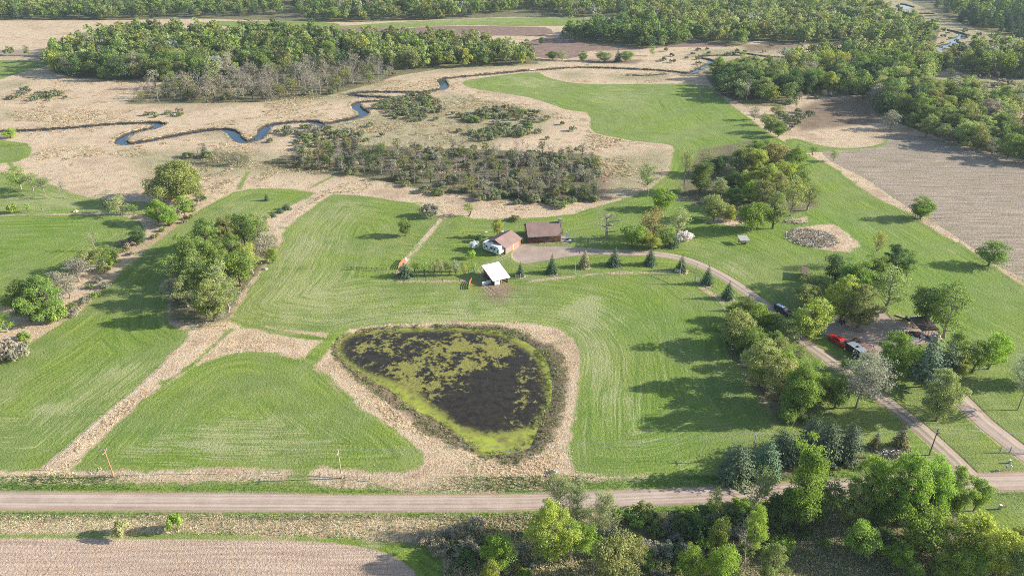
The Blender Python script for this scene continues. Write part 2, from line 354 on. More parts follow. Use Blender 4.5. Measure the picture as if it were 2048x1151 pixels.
def fields(X, Y):
    g = np.full(len(X), -FAR)
    for k, p in wGREEN.items(): g = np.maximum(g, near(X, Y, p, sdf_poly, -FAR))
    g = np.minimum(g, 60)
    raw = g.copy()
    for h in HOLES: g = np.minimum(g, -near(X, Y, PA(h), sdf_poly, -FAR))
    for l, wd in TANLINES: g = np.minimum(g, near(X, Y, PA(l), dist_line, FAR * 2) - wd)
    for l, wd in GREENLINES: g = np.maximum(g, wd - near(X, Y, smooth_line(PA(l)), dist_line, FAR * 2))
    p = np.full(len(X), -FAR); red = np.zeros(len(X))
    for q, r in PLOUGH:
        d = near(X, Y, smooth_poly(PA(q), 1), sdf_poly, -FAR); red = np.where(d > p, r, red); p = np.maximum(p, d)
    p = np.minimum(p, 60)
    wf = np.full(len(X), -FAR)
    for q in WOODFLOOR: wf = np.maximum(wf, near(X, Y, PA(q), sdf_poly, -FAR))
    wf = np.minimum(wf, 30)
    ol = np.full(len(X), -FAR)
    for q in OLIVE: ol = np.maximum(ol, near(X, Y, PA(q), sdf_poly, -FAR))
    mu = np.full(len(X), -FAR)
    for q in MUD: mu = np.maximum(mu, near(X, Y, PA(q), sdf_poly, -FAR))
    dr = 2.1 - near(X, Y, wDRIVE, dist_line, FAR * 2)
    dr = np.maximum(dr, 2.6 - near(X, Y, wDRIVE2, dist_line, FAR * 2))
    dr = np.maximum(dr, near(X, Y, wAPRON, sdf_poly, -FAR)); dr = np.maximum(dr, near(X, Y, wYARD, sdf_poly, -FAR))
    for l, wd in (([(1043,487),(1075,493)],.6),([(1020,508),(990,521),(965,530),(957,540),(955,556),(962,570),(985,590)],.15),([(1022,512),(992,525),(970,533),(962,542),(961,556),(972,572),(992,588)],.15)):
        dr = np.maximum(dr, wd - near(X, Y, smooth_line(PA(l)), dist_line, FAR * 2))
    rd = near(X, Y, PA(ROAD_T + ROAD_B[::-1]), sdf_poly, -FAR)
    dr = np.clip(np.maximum(dr, rd + 0.25), -FAR, 10)
    pn = near(X, Y, wPOND, sdf_poly, -FAR)
    wd_ = near(X, Y, smooth_poly(PA(WEED), 1), sdf_poly, -FAR)
    dry = np.zeros(len(X)); lush = np.zeros(len(X))
    for arr, bl in ((dry, BLOBS_DRY), (lush, BLOBS_LUSH)):
        for x, y, rx, ry, a in bl:
            c = P(x, y); ex = rx / pxm(y)[0]; s, an = pxm(y); ey = ry / s / math.sin(an)
            arr += a * np.exp(-1.2 * (((X - c[0]) / ex) ** 2 + ((Y - c[1]) / ey) ** 2))
    st = np.full(len(X), FAR)
    for l in wSTREAM: st = np.minimum(st, near(X, Y, l, dist_line, FAR))
    return dict(green=g, raw=raw, plough=p, red=red, wood=wf, mud=mu, dirt=dr, pond=pn, dry=dry, lush=lush, stream=st, weed=wd_, olive=ol)

rs = np.random.RandomState(7)
def vnoise(X, Y, s, seed=0):
    """smooth value noise"""
    r = np.random.RandomState(seed); T = r.rand(256, 256)
    x = X / s; y = Y / s; xi = np.floor(x).astype(int); yi = np.floor(y).astype(int); fx = x - xi; fy = y - yi
    fx = fx * fx * (3 - 2 * fx); fy = fy * fy * (3 - 2 * fy)
    g = lambda a, b: T[a % 256, b % 256]
    return (g(xi, yi) * (1 - fx) + g(xi + 1, yi) * fx) * (1 - fy) + (g(xi, yi + 1) * (1 - fx) + g(xi + 1, yi + 1) * fx) * fy

def smst(x, a, b):
    t = np.clip((x - a) / (b - a), 0, 1); return t * t * (3 - 2 * t)
# ground sheet: rows get wider apart with distance
ys = []
y = 60.0
while y < 1500: ys.append(y); y += 0.0011 * y + y * y * 0.0000045 + 0.15
while y < 9000: ys.append(y); y *= 1.12
ys = np.array(ys); us = np.linspace(-1.05, 1.05, 760)
us = np.concatenate([[-6, -3, -1.6, -1.25], us, [1.25, 1.6, 3, 6]])
YY, UU = np.meshgrid(ys, us, indexing='ij')
XX = UU * (YY * 0.80 + 40)
ny, nx = YY.shape
X = XX.ravel(); Y = YY.ravel()
F_ = fields(X, Y)
def land_z(F, X, Y, sunk=True):
    z = (vnoise(X, Y, 23, 1) - .5) * 0.35 + (vnoise(X, Y, 7, 2) - .5) * 0.12
    flat = smst(F['dirt'], -3, 0.5); z = z * (1 - flat) * smst(-F['pond'], -1, 6) * smst(F['stream'], 6, 16)
    z = z - 0.75 * smst(F['pond'], -3.5, 1.0) - 0.03 * smst(F['dirt'], -0.5, 0.5)
    return z
Z = land_z(F_, X, Y)
Z = np.where(F_['stream'] < 5.0, -3.0, Z)
idx = np.arange(ny * nx).reshape(ny, nx)
FQ = np.stack([idx[:-1, :-1], idx[:-1, 1:], idx[1:, 1:], idx[1:, :-1]], -1).reshape(-1, 4)

def land_material(name):
    m = M(name); pos = m.pos()
    at = {k: m.attr(k)['Fac'] for k in ('green', 'raw', 'plough', 'red', 'wood', 'mud', 'dirt', 'pond', 'dry', 'lush', 'stream', 'weed', 'olive')}
    n_edge = m.noise(pos, 0.16, 7, 0.66); n_fine = m.noise(pos, 1.6, 5, 0.7); n_big = m.noise(pos, 0.035, 4, 0.6); n_mid = m.noise(pos, 0.16, 4, 0.6)
    n_tiny = m.noise(pos, 4.5, 3, 0.7)
    def edge(a, amp, w=0.5, nz=None):
        o = m.math('SUBTRACT', nz or n_edge, 0.5); o = m.math('MULTIPLY', o, amp); return m.step(m.math('ADD', a, o), -w, w)
    # dry marsh grass
    mix1 = m.math('ADD', m.math('MULTIPLY', n_fine, 0.55), m.math('MULTIPLY', n_mid, 0.45))
    tan = m.ramp(mix1, [(0.30, (.20, .145, .09)), (0.42, (.42, .31, .205)), (0.55, (.60, .47, .33)), (0.72, (.72, .59, .43))])
    olive = m.ramp(n_fine, [(0.35, (.14, .15, .06)), (0.62, (.40, .36, .20))])
    tan = m.mix(m.step(n_mid, 0.54, 0.70), tan, olive)
    tan = m.mix(m.math('MULTIPLY', m.step(n_big, 0.50, 0.66), 0.45), tan, (.33, .23, .155), 'MIX')
    tan = m.mix(m.math('MULTIPLY', edge(at['olive'], 26, 7, n_mid), 0.75), tan, m.ramp(mix1, [(0.34, (.10, .11, .05)), (0.47, (.24, .235, .12)), (0.6, (.42, .36, .23)), (0.72, (.56, .46, .32))]))
    # hay / lawn
    comb = m.n('ShaderNodeCombineXYZ'); m.L(m.math('ADD', m.math('MULTIPLY', at['raw'], 0.8), m.math('MULTIPLY', m.noise(pos, 0.02, 3), 5.0)), comb.inputs[0])
    sep = m.n('ShaderNodeSeparateXYZ'); m.L(pos, sep.inputs[0])
    m.L(m.math('MULTIPLY', sep.outputs[0], 0.045), comb.inputs[1]); m.L(m.math('MULTIPLY', sep.outputs[1], 0.03), comb.inputs[2])
    stripe = m.noise(comb.outputs[0], 1.0, 5, 0.65); stripe2 = m.noise(m.vmul(comb.outputs[0], (3.2, 2, 2)), 1.0, 3, 0.6)
    g = m.ramp(m.math('ADD', m.math('MULTIPLY', stripe, 0.55), m.math('MULTIPLY', n_fine, 0.45)),
               [(0.34, (.072, .130, .022)), (0.46, (.150, .225, .036)), (0.58, (.240, .305, .062)), (0.72, (.36, .39, .16))])
    g = m.mix(m.math('MULTIPLY', m.step(m.noise(pos, 0.05, 4, 0.6), 0.40, 0.62), 0.75), g, m.ramp(m.math('ADD', m.math('MULTIPLY', n_tiny, 0.6), m.math('MULTIPLY', n_mid, 0.4)), [(0.34, (.09, .155, .04)), (0.5, (.175, .235, .07)), (0.64, (.30, .33, .14))]))
    g = m.mix(m.math('MULTIPLY', m.step(n_big, 0.45, 0.65), 0.35), g, (.27, .29, .115))
    g = m.mix(m.math('MULTIPLY', at['lush'], 0.75, True), g, m.ramp(m.math('ADD', m.math('MULTIPLY', stripe2, 0.6), m.math('MULTIPLY', n_fine, 0.4)), [(0.35, (.050, .130, .018)), (0.5, (.120, .245, .030)), (0.65, (.21, .35, .055))]))
    dn = m.math('ADD', m.math('MULTIPLY', stripe2, 0.6), m.math('MULTIPLY', n_tiny, 0.4))
    dd = m.math('ADD', dn, m.math('MULTIPLY', at['dry'], 0.27)); dd = m.math('ADD', dd, m.math('MULTIPLY', m.math('SUBTRACT', n_edge, 0.5), 0.25)); dm = m.math('MULTIPLY', m.step(dd, 0.565, 0.68), 0.85)
    g = m.mix(m.math('MULTIPLY', dm, 0.55), g, (.47, .44, .26))
    col = m.mix(edge(at['green'], 5.6, 0.7), tan, g)
    # ploughed
    rows = m.noise(m.vmul(pos, (0.06, 1.6, 1)), 1.0, 4, 0.6)
    pc = m.ramp(m.math('ADD', m.math('MULTIPLY', rows, 0.4), m.math('MULTIPLY', n_tiny, 0.6)), [(0.34, (.22, .155, .115)), (0.48, (.44, .325, .245)), (0.64, (.62, .49, .385))])
    pg = m.ramp(m.math('ADD', m.math('MULTIPLY', rows, 0.5), m.math('MULTIPLY', n_fine, 0.5)), [(0.36, (.15, .12, .10)), (0.5, (.31, .25, .195)), (0.64, (.50, .42, .335))])
    pg = m.mix(m.math('MULTIPLY', m.step(n_mid, 0.5, 0.62), 0.35), pg, (.22, .22, .11))
    pr = m.ramp(n_mid, [(0.3, (.19, .125, .10)), (0.7, (.30, .21, .17))])
    pc = m.mix(m.step(at['red'], 0.2, 0.45), pc, pg); pc = m.mix(m.step(at['red'], 0.7, 0.95), pc, pr)
    col = m.mix(edge(at['plough'], 1.4, 0.3), col, pc)
    mc = m.ramp(mix1, [(0.35, (.12, .085, .055)), (0.6, (.30, .22, .155)), (0.7, (.36, .29, .2))]); col = m.mix(edge(at['mud'], 14, 4.0), col, mc)
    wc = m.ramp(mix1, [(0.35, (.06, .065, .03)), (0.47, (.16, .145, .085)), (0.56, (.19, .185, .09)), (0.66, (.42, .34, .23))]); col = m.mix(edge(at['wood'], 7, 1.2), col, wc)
    # pond margin: mud and weeds, then wet black
    pm = m.ramp(n_fine, [(0.35, (.05, .042, .025)), (0.47, (.16, .12, .08)), (0.56, (.24, .19, .12)), (0.66, (.15, .21, .06))])
    col = m.mix(edge(at['weed'], 7.0, 0.9), col, pm)
    # gravel
    dc = m.ramp(m.math('ADD', m.math('MULTIPLY', n_mid, 0.5), m.math('MULTIPLY', n_tiny, 0.5)), [(0.35, (.27, .205, .16)), (0.55, (.40, .315, .26)), (0.7, (.50, .41, .34))])
    col = m.mix(edge(at['dirt'], 0.9, 0.25, n_fine), col, dc)
    # stream bank: bank shadow painted dark into the colour of the cut face
    col = m.mix(m.step(m.math('ADD', at['stream'], m.math('MULTIPLY', n_fine, 1.2)), 4.5, 4.0), col, (.07, .055, .035))
    h = m.math('ADD', m.math('MULTIPLY', n_fine, 1.0), m.math('MULTIPLY', n_tiny, 0.35))
    h = m.math('MULTIPLY', h, m.math('SUBTRACT', 1.0, m.math('MULTIPLY', m.step(at['dirt'], -.5, .5), 0.85)))
    return m.surf(col, 0.95, 0, m.bump(h, 0.9, 0.42), 0.12)
LAND = land_material('ground_cover')
gme = mesh_np('ground', np.stack([X, Y, Z], 1), FQ, LAND, F_, True)
go = link('ground', gme); tag(go, kind='structure')

# stream corridor on its own fine grid: banks cut down to the water
def corridor():
    c = 0.75; keys = set()
    for l, wd in zip(wSTREAM, SW):
        s = c if wd < 3 else c
        for i in range(len(l) - 1):
            a, b = l[i], l[i + 1]; L = max(1, int(np.hypot(*(b - a)) / 2.0))
            for t in np.linspace(0, 1, L + 1):
                q = a + (b - a) * t; r = 8.0 if wd < 3 else 10
                k = int(r / c)
                ci, cj = int(round(q[0] / c)), int(round(q[1] / c))
                for i2 in range(ci - k, ci + k):
                    for j2 in range(cj - k, cj + k): keys.add((i2, j2))
    K = np.array(sorted(keys)); return K, c
K_, cc = corridor()
corn = {}; vs = []; fs = []
for i, j in K_:
    q = []
    for a, b in ((0, 0), (1, 0), (1, 1), (0, 1)):
        key = (i + a, j + b)
        if key not in corn: corn[key] = len(vs); vs.append(key)
        q.append(corn[key])
    fs.append(q)
vs = np.array(vs, float) * cc; fs = np.array(fs)
vs2 = vs + (np.random.RandomState(3).rand(*vs.shape) - .5) * 0.3
F2 = fields(vs2[:, 0], vs2[:, 1])
dd_ = np.full(len(vs2), FAR)
for l, wd in zip(wSTREAM, SW): dd_ = np.minimum(dd_, near(vs2[:, 0], vs2[:, 1], l, dist_line, FAR) - (wd - 1.9))
dd_ += (vnoise(vs2[:, 0], vs2[:, 1], 2.5, 5) - .5) * 1.3
F2['stream'] = dd_ + 1.0
bank = smst(dd_, 1.5, 2.7); lip = 0
z2 = -1.7 + 1.72 * bank + lip
keep = dd_[fs].min(1) < 6.3
cm = mesh_np('stream_bank', np.column_stack([vs2, z2]), fs[keep], LAND, F2, True)
tag(link('stream_bank', cm), kind='structure')
wm_ = M('stream_water'); pw = wm_.pos()
wn = wm_.noise(pw, 0.8, 3)
STREAMW = wm_.surf((.015, .035, .075), 0.06, 0, wm_.bump(wn, 0.08, 0.05), 0.5)
kw = dd_[fs].min(1) < 3.0
used, inv = np.unique(fs[kw], return_inverse=True)
sw = mesh_np('stream_water', np.column_stack([vs2[used], np.full(len(used), -0.82)]), inv.reshape(-1, 4), STREAMW)
tag(link('stream_water', sw), kind='structure')

# pond
def grid_poly(poly, c, pad):
    lo = poly.min(0) - pad; hi = poly.max(0) + pad
    gx = np.arange(lo[0], hi[0], c); gy = np.arange(lo[1], hi[1], c); GX, GY = np.meshgrid(gx, gy); n1, n2 = GX.shape
    idx = np.arange(n1 * n2).reshape(n1, n2); Q = np.stack([idx[:-1, :-1], idx[:-1, 1:], idx[1:, 1:], idx[1:, :-1]], -1).reshape(-1, 4)
    return GX.ravel(), GY.ravel(), Q
gx, gy, gq = grid_poly(wPOND, 0.8, 4)
pd = sdf_poly(gx, gy, wPOND); cl = sdf_poly(gx, gy, wCLEAR)
op = np.zeros(len(gx))
for x, y, rx, ry, a in [(965,800,70,50,1.2),(860,690,50,10,.5),(770,715,50,16,.5),(1010,770,20,30,.5),(860,700,60,12,-.3),(800,700,110,34,-.22),(850,780,50,30,-.25),(720,690,40,16,.25),(940,700,60,20,-.2),(900,770,60,20,-.4),(1040,760,22,40,-.5),(940,730,60,12,-.5),(860,740,70,20,-.3),(900,690,70,14,-.5),(760,690,60,12,-.45),(985,690,40,14,-.5),(700,690,30,10,-.2),(830,770,50,14,-.4),(820,728,40,12,-.3),(1040,725,24,14,.8),(1030,808,20,14,-.35)]:
    c0 = P(x, y); s, an = pxm(y); ex = rx / s; ey = ry / s / math.sin(an); op += a * np.exp(-(((gx - c0[0]) / ex) ** 2 + ((gy - c0[1]) / ey) ** 2))
k = pd[gq].max(1) > -2.5
wmat = M('pond_surface'); pp = wmat.pos(); a_cl = wmat.attr('clear')['Fac']; a_op = wmat.attr('open')['Fac']; a_pd = wmat.attr('pond')['Fac']
n1 = wmat.noise(pp, 0.13, 7, 0.68, 0.6); n2 = wmat.noise(pp, 0.7, 6, 0.75); n3 = wmat.noise(pp, 3.5, 3, 0.7)
nn = wmat.math('ADD', wmat.math('MULTIPLY', n1, 0.50), wmat.math('MULTIPLY', n2, 0.50))
patch = wmat.step(wmat.math('SUBTRACT', nn, wmat.math('MULTIPLY', a_op, 0.13)), 0.522, 0.572)
rim = wmat.step(wmat.math('ADD', a_cl, wmat.math('MULTIPLY', wmat.math('SUBTRACT', nn, 0.5), 16.0)), 0.7, -1.6)
alg = wmat.ramp(n3, [(0.3, (.09, .085, .025)), (0.5, (.22, .21, .05)), (0.72, (.36, .34, .11))])
lime = wmat.ramp(wmat.math('ADD', wmat.math('MULTIPLY', n2, 0.5), wmat.math('MULTIPLY', n1, 0.5)), [(0.38, (.15, .12, .05)), (0.47, (.22, .23, .05)), (0.57, (.33, .38, .05))])
murk = wmat.ramp(n2, [(0.35, (.018, .015, .011)), (0.7, (.055, .046, .032))])
c1 = wmat.mix(patch, murk, alg); c2 = wmat.mix(rim, c1, lime)
iswater = wmat.math('SUBTRACT', 1.0, wmat.math('MAXIMUM', patch, rim))
b1 = wmat.n('ShaderNodeBsdfPrincipled'); wmat.L(c2, b1.inputs['Base Color']); 
mr = wmat.n('ShaderNodeMapRange'); wmat.L(iswater, mr.inputs[0]); mr.inputs[3].default_value = 0.85; mr.inputs[4].default_value = 0.28
wmat.L(mr.outputs[0], b1.inputs['Roughness']); b1.inputs['Specular IOR Level'].default_value = 0.22
wmat.L(wmat.bump(n3, 0.25, 0.04), b1.inputs['Normal']); wmat.L(b1.outputs[0], wmat.out.inputs[0])
pme = mesh_np('pond_water', np.column_stack([gx, gy, np.full(len(gx), -0.45)]), gq[k], wmat.m, dict(clear=cl, open=op, pond=pd))
tag(link('pond_water', pme), kind='structure')

# roads as sheets just proud of the land
def ribbon(name, L, Rr, mat, z, attrs=None):
    L = np.asarray(L); Rr = np.asarray(Rr); n = len(L); m_ = 5; V = []; AC = []
    for i in range(n):
        for j in range(m_):
            t = j / (m_ - 1); q = L[i] * (1 - t) + Rr[i] * t; V.append((q[0], q[1], z + 0.10 * math.sin(math.pi * t))); AC.append(t)
    Fq = [(i * m_ + j, (i + 1) * m_ + j, (i + 1) * m_ + j + 1, i * m_ + j + 1) for i in range(n - 1) for j in range(m_ - 1)]
    me = mesh_np(name, V, Fq, mat, {'across': AC}, True); o = link(name, me); tag(o, kind='structure'); return o
def resample(pl, n):
    pl = np.asarray(pl, float); d = np.r_[0, np.cumsum(np.hypot(*np.diff(pl, axis=0).T))]; s = np.linspace(0, d[-1], n)
    return np.column_stack([np.interp(s, d, pl[:, 0]), np.interp(s, d, pl[:, 1])])
def gravel_mat(name, grassy=0.0):
    m = M(name); p = m.pos(); a = m.attr('across')['Fac']
    comb = m.n('ShaderNodeCombineXYZ'); m.L(m.math('MULTIPLY', a, 9.0), comb.inputs[0]); s = m.n('ShaderNodeSeparateXYZ'); m.L(p, s.inputs[0])
    m.L(m.math('MULTIPLY', s.outputs[0], .02), comb.inputs[1]); m.L(m.math('MULTIPLY', s.outputs[1], .02), comb.inputs[2])
    ln = m.noise(comb.outputs[0], 1.0, 4, 0.6); f = m.noise(p, 5.0, 4, 0.7); md = m.noise(p, 0.3, 4)
    v = m.math('ADD', m.math('MULTIPLY', ln, 0.45), m.math('MULTIPLY', f, 0.35)); v = m.math('ADD', v, m.math('MULTIPLY', md, 0.2))
    c = m.ramp(v, [(0.36, (.27, .20, .155)), (0.5, (.40, .31, .25)), (0.61, (.54, .44, .37))])
    ed = m.math('ABSOLUTE', m.math('SUBTRACT', a, 0.5)); trk = m.math('ABSOLUTE', m.math('SUBTRACT', m.math('ADD', ed, m.math('MULTIPLY', m.math('SUBTRACT', md, .5), .08)), 0.22))
    c = m.mix(m.math('MULTIPLY', m.step(trk, 0.09, 0.02), 0.45), c, (.56, .47, .40))
    c = m.mix(m.math('MULTIPLY', m.step(ed, 0.40, 0.5), 0.6), c, (.38, .22, .13))
    if grassy:
        mid = m.step(m.math('ADD', ed, m.math('MULTIPLY', m.math('SUBTRACT', f, .5), .10)), 0.13, 0.08)
        c = m.mix(m.math('MULTIPLY', mid, grassy), c, (.17, .20, .07))
    return m.surf(c, 0.95, 0, m.bump(f, 0.5, 0.05), 0.1)
nR = 90
ribbon('gravel_road', resample(PA(ROAD_T), nR), resample(PA(ROAD_B), nR), gravel_mat('road_gravel'), 0.0)
def offs(pl, w_):
    pl = np.asarray(pl); t = np.gradient(pl, axis=0); t /= np.linalg.norm(t, axis=1)[:, None]; n_ = np.column_stack([-t[:, 1], t[:, 0]]); return pl - n_ * w_, pl + n_ * w_
dl, dr_ = offs(resample(wDRIVE[2:], 120), 2.0); ribbon('driveway', dl, dr_, gravel_mat('drive_gravel', 0.35), 0.006)
dl, dr_ = offs(resample(wDRIVE2, 30), 2.4); ribbon('farm_track', dl, dr_, gravel_mat('track_dirt'), 0.01)
# ================================================================ PLANTS
def leaf_quads(rng, cen, size, outward=None, flat=0.5, aspect=1.0):
    """one small quad per centre, roughly facing 'outward' with scatter"""
    n = len(cen); nrm = rng.normal(size=(n, 3)) * flat
    if outward is not None: nrm += outward
    nrm /= np.linalg.norm(nrm, axis=1)[:, None] + 1e-9
    a = rng.normal(size=(n, 3)); u = np.cross(nrm, a); u /= np.linalg.norm(u, axis=1)[:, None] + 1e-9; v = np.cross(nrm, u)
    s = (size * rng.uniform(0.6, 1.35, n))[:, None] if np.isscalar(size) else (size * rng.uniform(0.7, 1.3, n))[:, None]
    j = lambda: rng.uniform(0.55, 1.15, n)[:, None]
    V = np.stack([cen - u * s * j() * aspect - v * s * j() * .35, cen + u * s * j() * .3 - v * s * j(), cen + u * s * j() * aspect + v * s * j() * .35, cen - u * s * j() * .3 + v * s * j()], 1)
    return V.reshape(-1, 3), np.arange(n * 4).reshape(-1, 4)

def broadleaf(seed, h=10.0, w=8.0, bot=0.16, nc=34, nl=150, leaf=0.26, clump=1.0, limbs=True, lean=0.0, taper=1.0, core=True):
    rng = np.random.RandomState(seed); T = Acc()
    kx = np.cumsum(rng.normal(0, .22, 6)); ky = np.cumsum(rng.normal(0, .22, 6)); tz = np.linspace(0, h * .82, 6)
    kx += lean * tz / h
    spine = np.column_stack([kx - kx[0], ky - ky[0], tz])
    T.add(*tube_np(spine, np.array([.30, .24, .19, .14, .09, .04]) * h / 10, 6))
    cz = h * (bot + 1) / 2; hz = h * (1 - bot) / 2
    cs = []; tries = 0
    lob = rng.uniform(0.62, 1.22, (3, 7)); bw = rng.uniform(.75, 1.2)
    while len(cs) < nc and tries < 4000:
        tries += 1
        d = rng.normal(size=3); d /= np.linalg.norm(d); r = rng.uniform(.3, 1.0) ** .5
        q = d * r; zz = q[2]
        wd = (1 - 0.25 * max(0, zz)) if taper == 1 else (1 - taper * max(-.6, zz) * .5)
        th = math.atan2(q[1], q[0]); f = lob[int((zz + 1) * 1.499), int((th + math.pi) / (2 * math.pi) * 6.999)]
        p = np.array([q[0] * (w / 2 - .6) * wd * f, q[1] * (w / 2 - .6) * wd * f, cz + zz * (hz - .6) * (0.65 + .35 * f)])
        p[0] += lean * p[2] / h
        if all(np.linalg.norm(p - c) > .95 * clump for c in cs): cs.append(p)
    C_ = Acc()
    for c in cs:
        if limbs:
            z0 = max(h * .12, min(c[2] - abs(c[0] + c[1]) * .12 - rng.uniform(.8, 2.2), h * .75)); i = z0 / (h * .82) * 5
            b = np.array([np.interp(i, range(6), spine[:, k]) for k in range(3)])
            m1 = b * .5 + c * .5 + np.array([0, 0, -.25]) + rng.normal(0, .2, 3)
            T.add(*tube_np(np.array([b, m1, c]), np.array([.085, .055, .02]) * h / 10, 4))
        rx = rng.uniform(.8, 1.75) * clump; rz = rx * rng.uniform(.55, .9); n = int(nl * rx ** 1.5 * rng.uniform(.22, .85))
        d = rng.normal(size=(n, 3)); d /= np.linalg.norm(d, axis=1)[:, None]; d[:, 2] = np.where(d[:, 2] < -.35, -d[:, 2], d[:, 2])
        r = rng.uniform(.15, 1.25, n) ** .5
        wob = 1 + .25 * np.sin(d[:, 0] * 5 + seed + c[0]) * np.cos(d[:, 1] * 5 + c[1])
        pts = c + d * (r * wob)[:, None] * np.array([rx, rx, rz])
        V, F = leaf_quads(rng, pts, leaf, d * .7 + np.array([0, 0, .35]), .8); C_.add(V, F)
    return T.get(), C_.get()

def barebranch(seed, h=10.0, w=6.0, n=16, tw=8, r=.2, leafn=0, leaf=.16, up=1.0, lev=2):
    rng = np.random.RandomState(seed); T = Acc(); spine = np.column_stack([np.cumsum(rng.normal(0, .18, 6)), np.cumsum(rng.normal(0, .18, 6)), np.linspace(0, h * .92, 6)])
    spine[:, :2] -= spine[0, :2]
    T.add(*tube_np(spine, np.array([1, .8, .62, .42, .24, .08]) * r, 5)); tips = []
    for k in range(n):
        f = rng.uniform(.28, .95); b = np.array([np.interp(f * 5, range(6), spine[:, q]) for q in range(3)])
        a = rng.uniform(0, 2 * math.pi); L = w / 2 * (1.15 - .7 * f) * rng.uniform(.7, 1.2)
        e = b + np.array([math.cos(a) * L, math.sin(a) * L, up * L * rng.uniform(.5, 1.1)])
        m1 = (b + e) / 2 + rng.normal(0, .12 * L, 3)
        T.add(*tube_np(np.array([b, m1, e]), np.array([.36, .24, .07]) * r, 4)); tips.append(e)
        for j in range(tw):
            g = rng.uniform(.25, 1); s = b + (m1 - b) * min(1, g * 2) if g < .5 else m1 + (e - m1) * (g * 2 - 1)
            d = rng.normal(0, 1, 3); d[2] = abs(d[2]) * up; d /= np.linalg.norm(d); t = s + d * rng.uniform(.15, .34) * L
            T.add(*tube_np(np.array([s, t]), np.array([.12, .04]) * r, 3)); tips.append(t)
            for q in range(lev):
                d2 = d + rng.normal(0, .6, 3); t2 = t + d2 / np.linalg.norm(d2) * rng.uniform(.1, .22) * L
                T.add(*tube_np(np.array([s * .4 + t * .6, t2]), np.array([.05, .025]) * r, 3)); tips.append(t2)
    Cc = None
    if leafn:
        tp = np.array(tips); i = rng.randint(0, len(tp), leafn); pts = tp[i] + rng.normal(0, .28, (leafn, 3))
        Cc = leaf_quads(rng, pts, leaf, np.array([0, 0, .6]) + rng.normal(0, .3, (leafn, 3)), .8)
    return T.get(), Cc

def spruce(seed, h=10.0, w=6.5, layers=24, leaf=.26, start=.03, ragged=.12, dens=1.0, droop=.28, power=.9):
    rng = np.random.RandomState(seed); T = Acc(); T.add(*tube_np([(0, 0, 0), (0, 0, h * .5), (0, 0, h * .97)], [.2, .11, .02], 6)); pts = []; nr = []; sz = []
    for k in range(layers):
        f = k / (layers - 1); z = h * (start + (.96 - start) * f); L = w / 2 * (1 - f) ** power * (1 + .06 * math.sin(k * 2.3)) + .12
        nb = int((7 + 13 * (1 - f)) * dens)
        for b in range(nb):
            a = 2 * math.pi * (b + rng.uniform(-.3, .3)) / nb + k * .7; Lb = L * rng.uniform(1 - ragged * 2, 1 + ragged); m = max(2, int(Lb / .17 * dens))
            for j in range(m):
                t = (j + rng.uniform(.3, 1)) / m
                if t < .22: continue
                rr = Lb * t; zz = z - droop * Lb * t * t + .14 * Lb * t + rng.uniform(-.08, .08)
                sp = .16 * Lb * (1 - t * .5) * rng.uniform(-1, 1)
                pts.append((math.cos(a) * rr - math.sin(a) * sp, math.sin(a) * rr + math.cos(a) * sp, zz)); nr.append((math.cos(a) * .55, math.sin(a) * .55, .75)); sz.append(leaf * (.55 + .5 * (1 - f)))
    V, F = leaf_quads(rng, np.array(pts), np.array(sz), np.array(nr), .35); return T.get(), (V, F)

def shrub(seed, h=3.0, w=5.0, nc=14, nl=90, leaf=.2, stems=9):
    rng = np.random.RandomState(seed); T = Acc(); C_ = Acc()
    for k in range(nc):
        a = rng.uniform(0, 2 * math.pi); r = math.sqrt(rng.uniform(0, 1)) * (w / 2 - .6); c = np.array([math.cos(a) * r, math.sin(a) * r, h * (.35 + .33 * rng.uniform(0, 1) * (1 - (r / (w / 2)) ** 2))])
        if k < stems: T.add(*tube_np([(c[0] * .2, c[1] * .2, 0), tuple(c * np.array([.8, .8, .6])), tuple(c)], [.05, .035, .015], 3))
        rx = rng.uniform(.6, 1.05); n = int(nl * rx); d = rng.normal(size=(n, 3)); d /= np.linalg.norm(d, axis=1)[:, None]; d[:, 2] = np.where(d[:, 2] < -.6, -d[:, 2], d[:, 2])
        pts = c + d * rng.uniform(.4, 1.05, n)[:, None] * np.array([rx, rx, h * .32]); pts[:, 2] = np.maximum(pts[:, 2], .08)
        C_.add(*leaf_quads(rng, pts, leaf, d + np.array([0, 0, .5]), .6))
    return T.get(), C_.get()

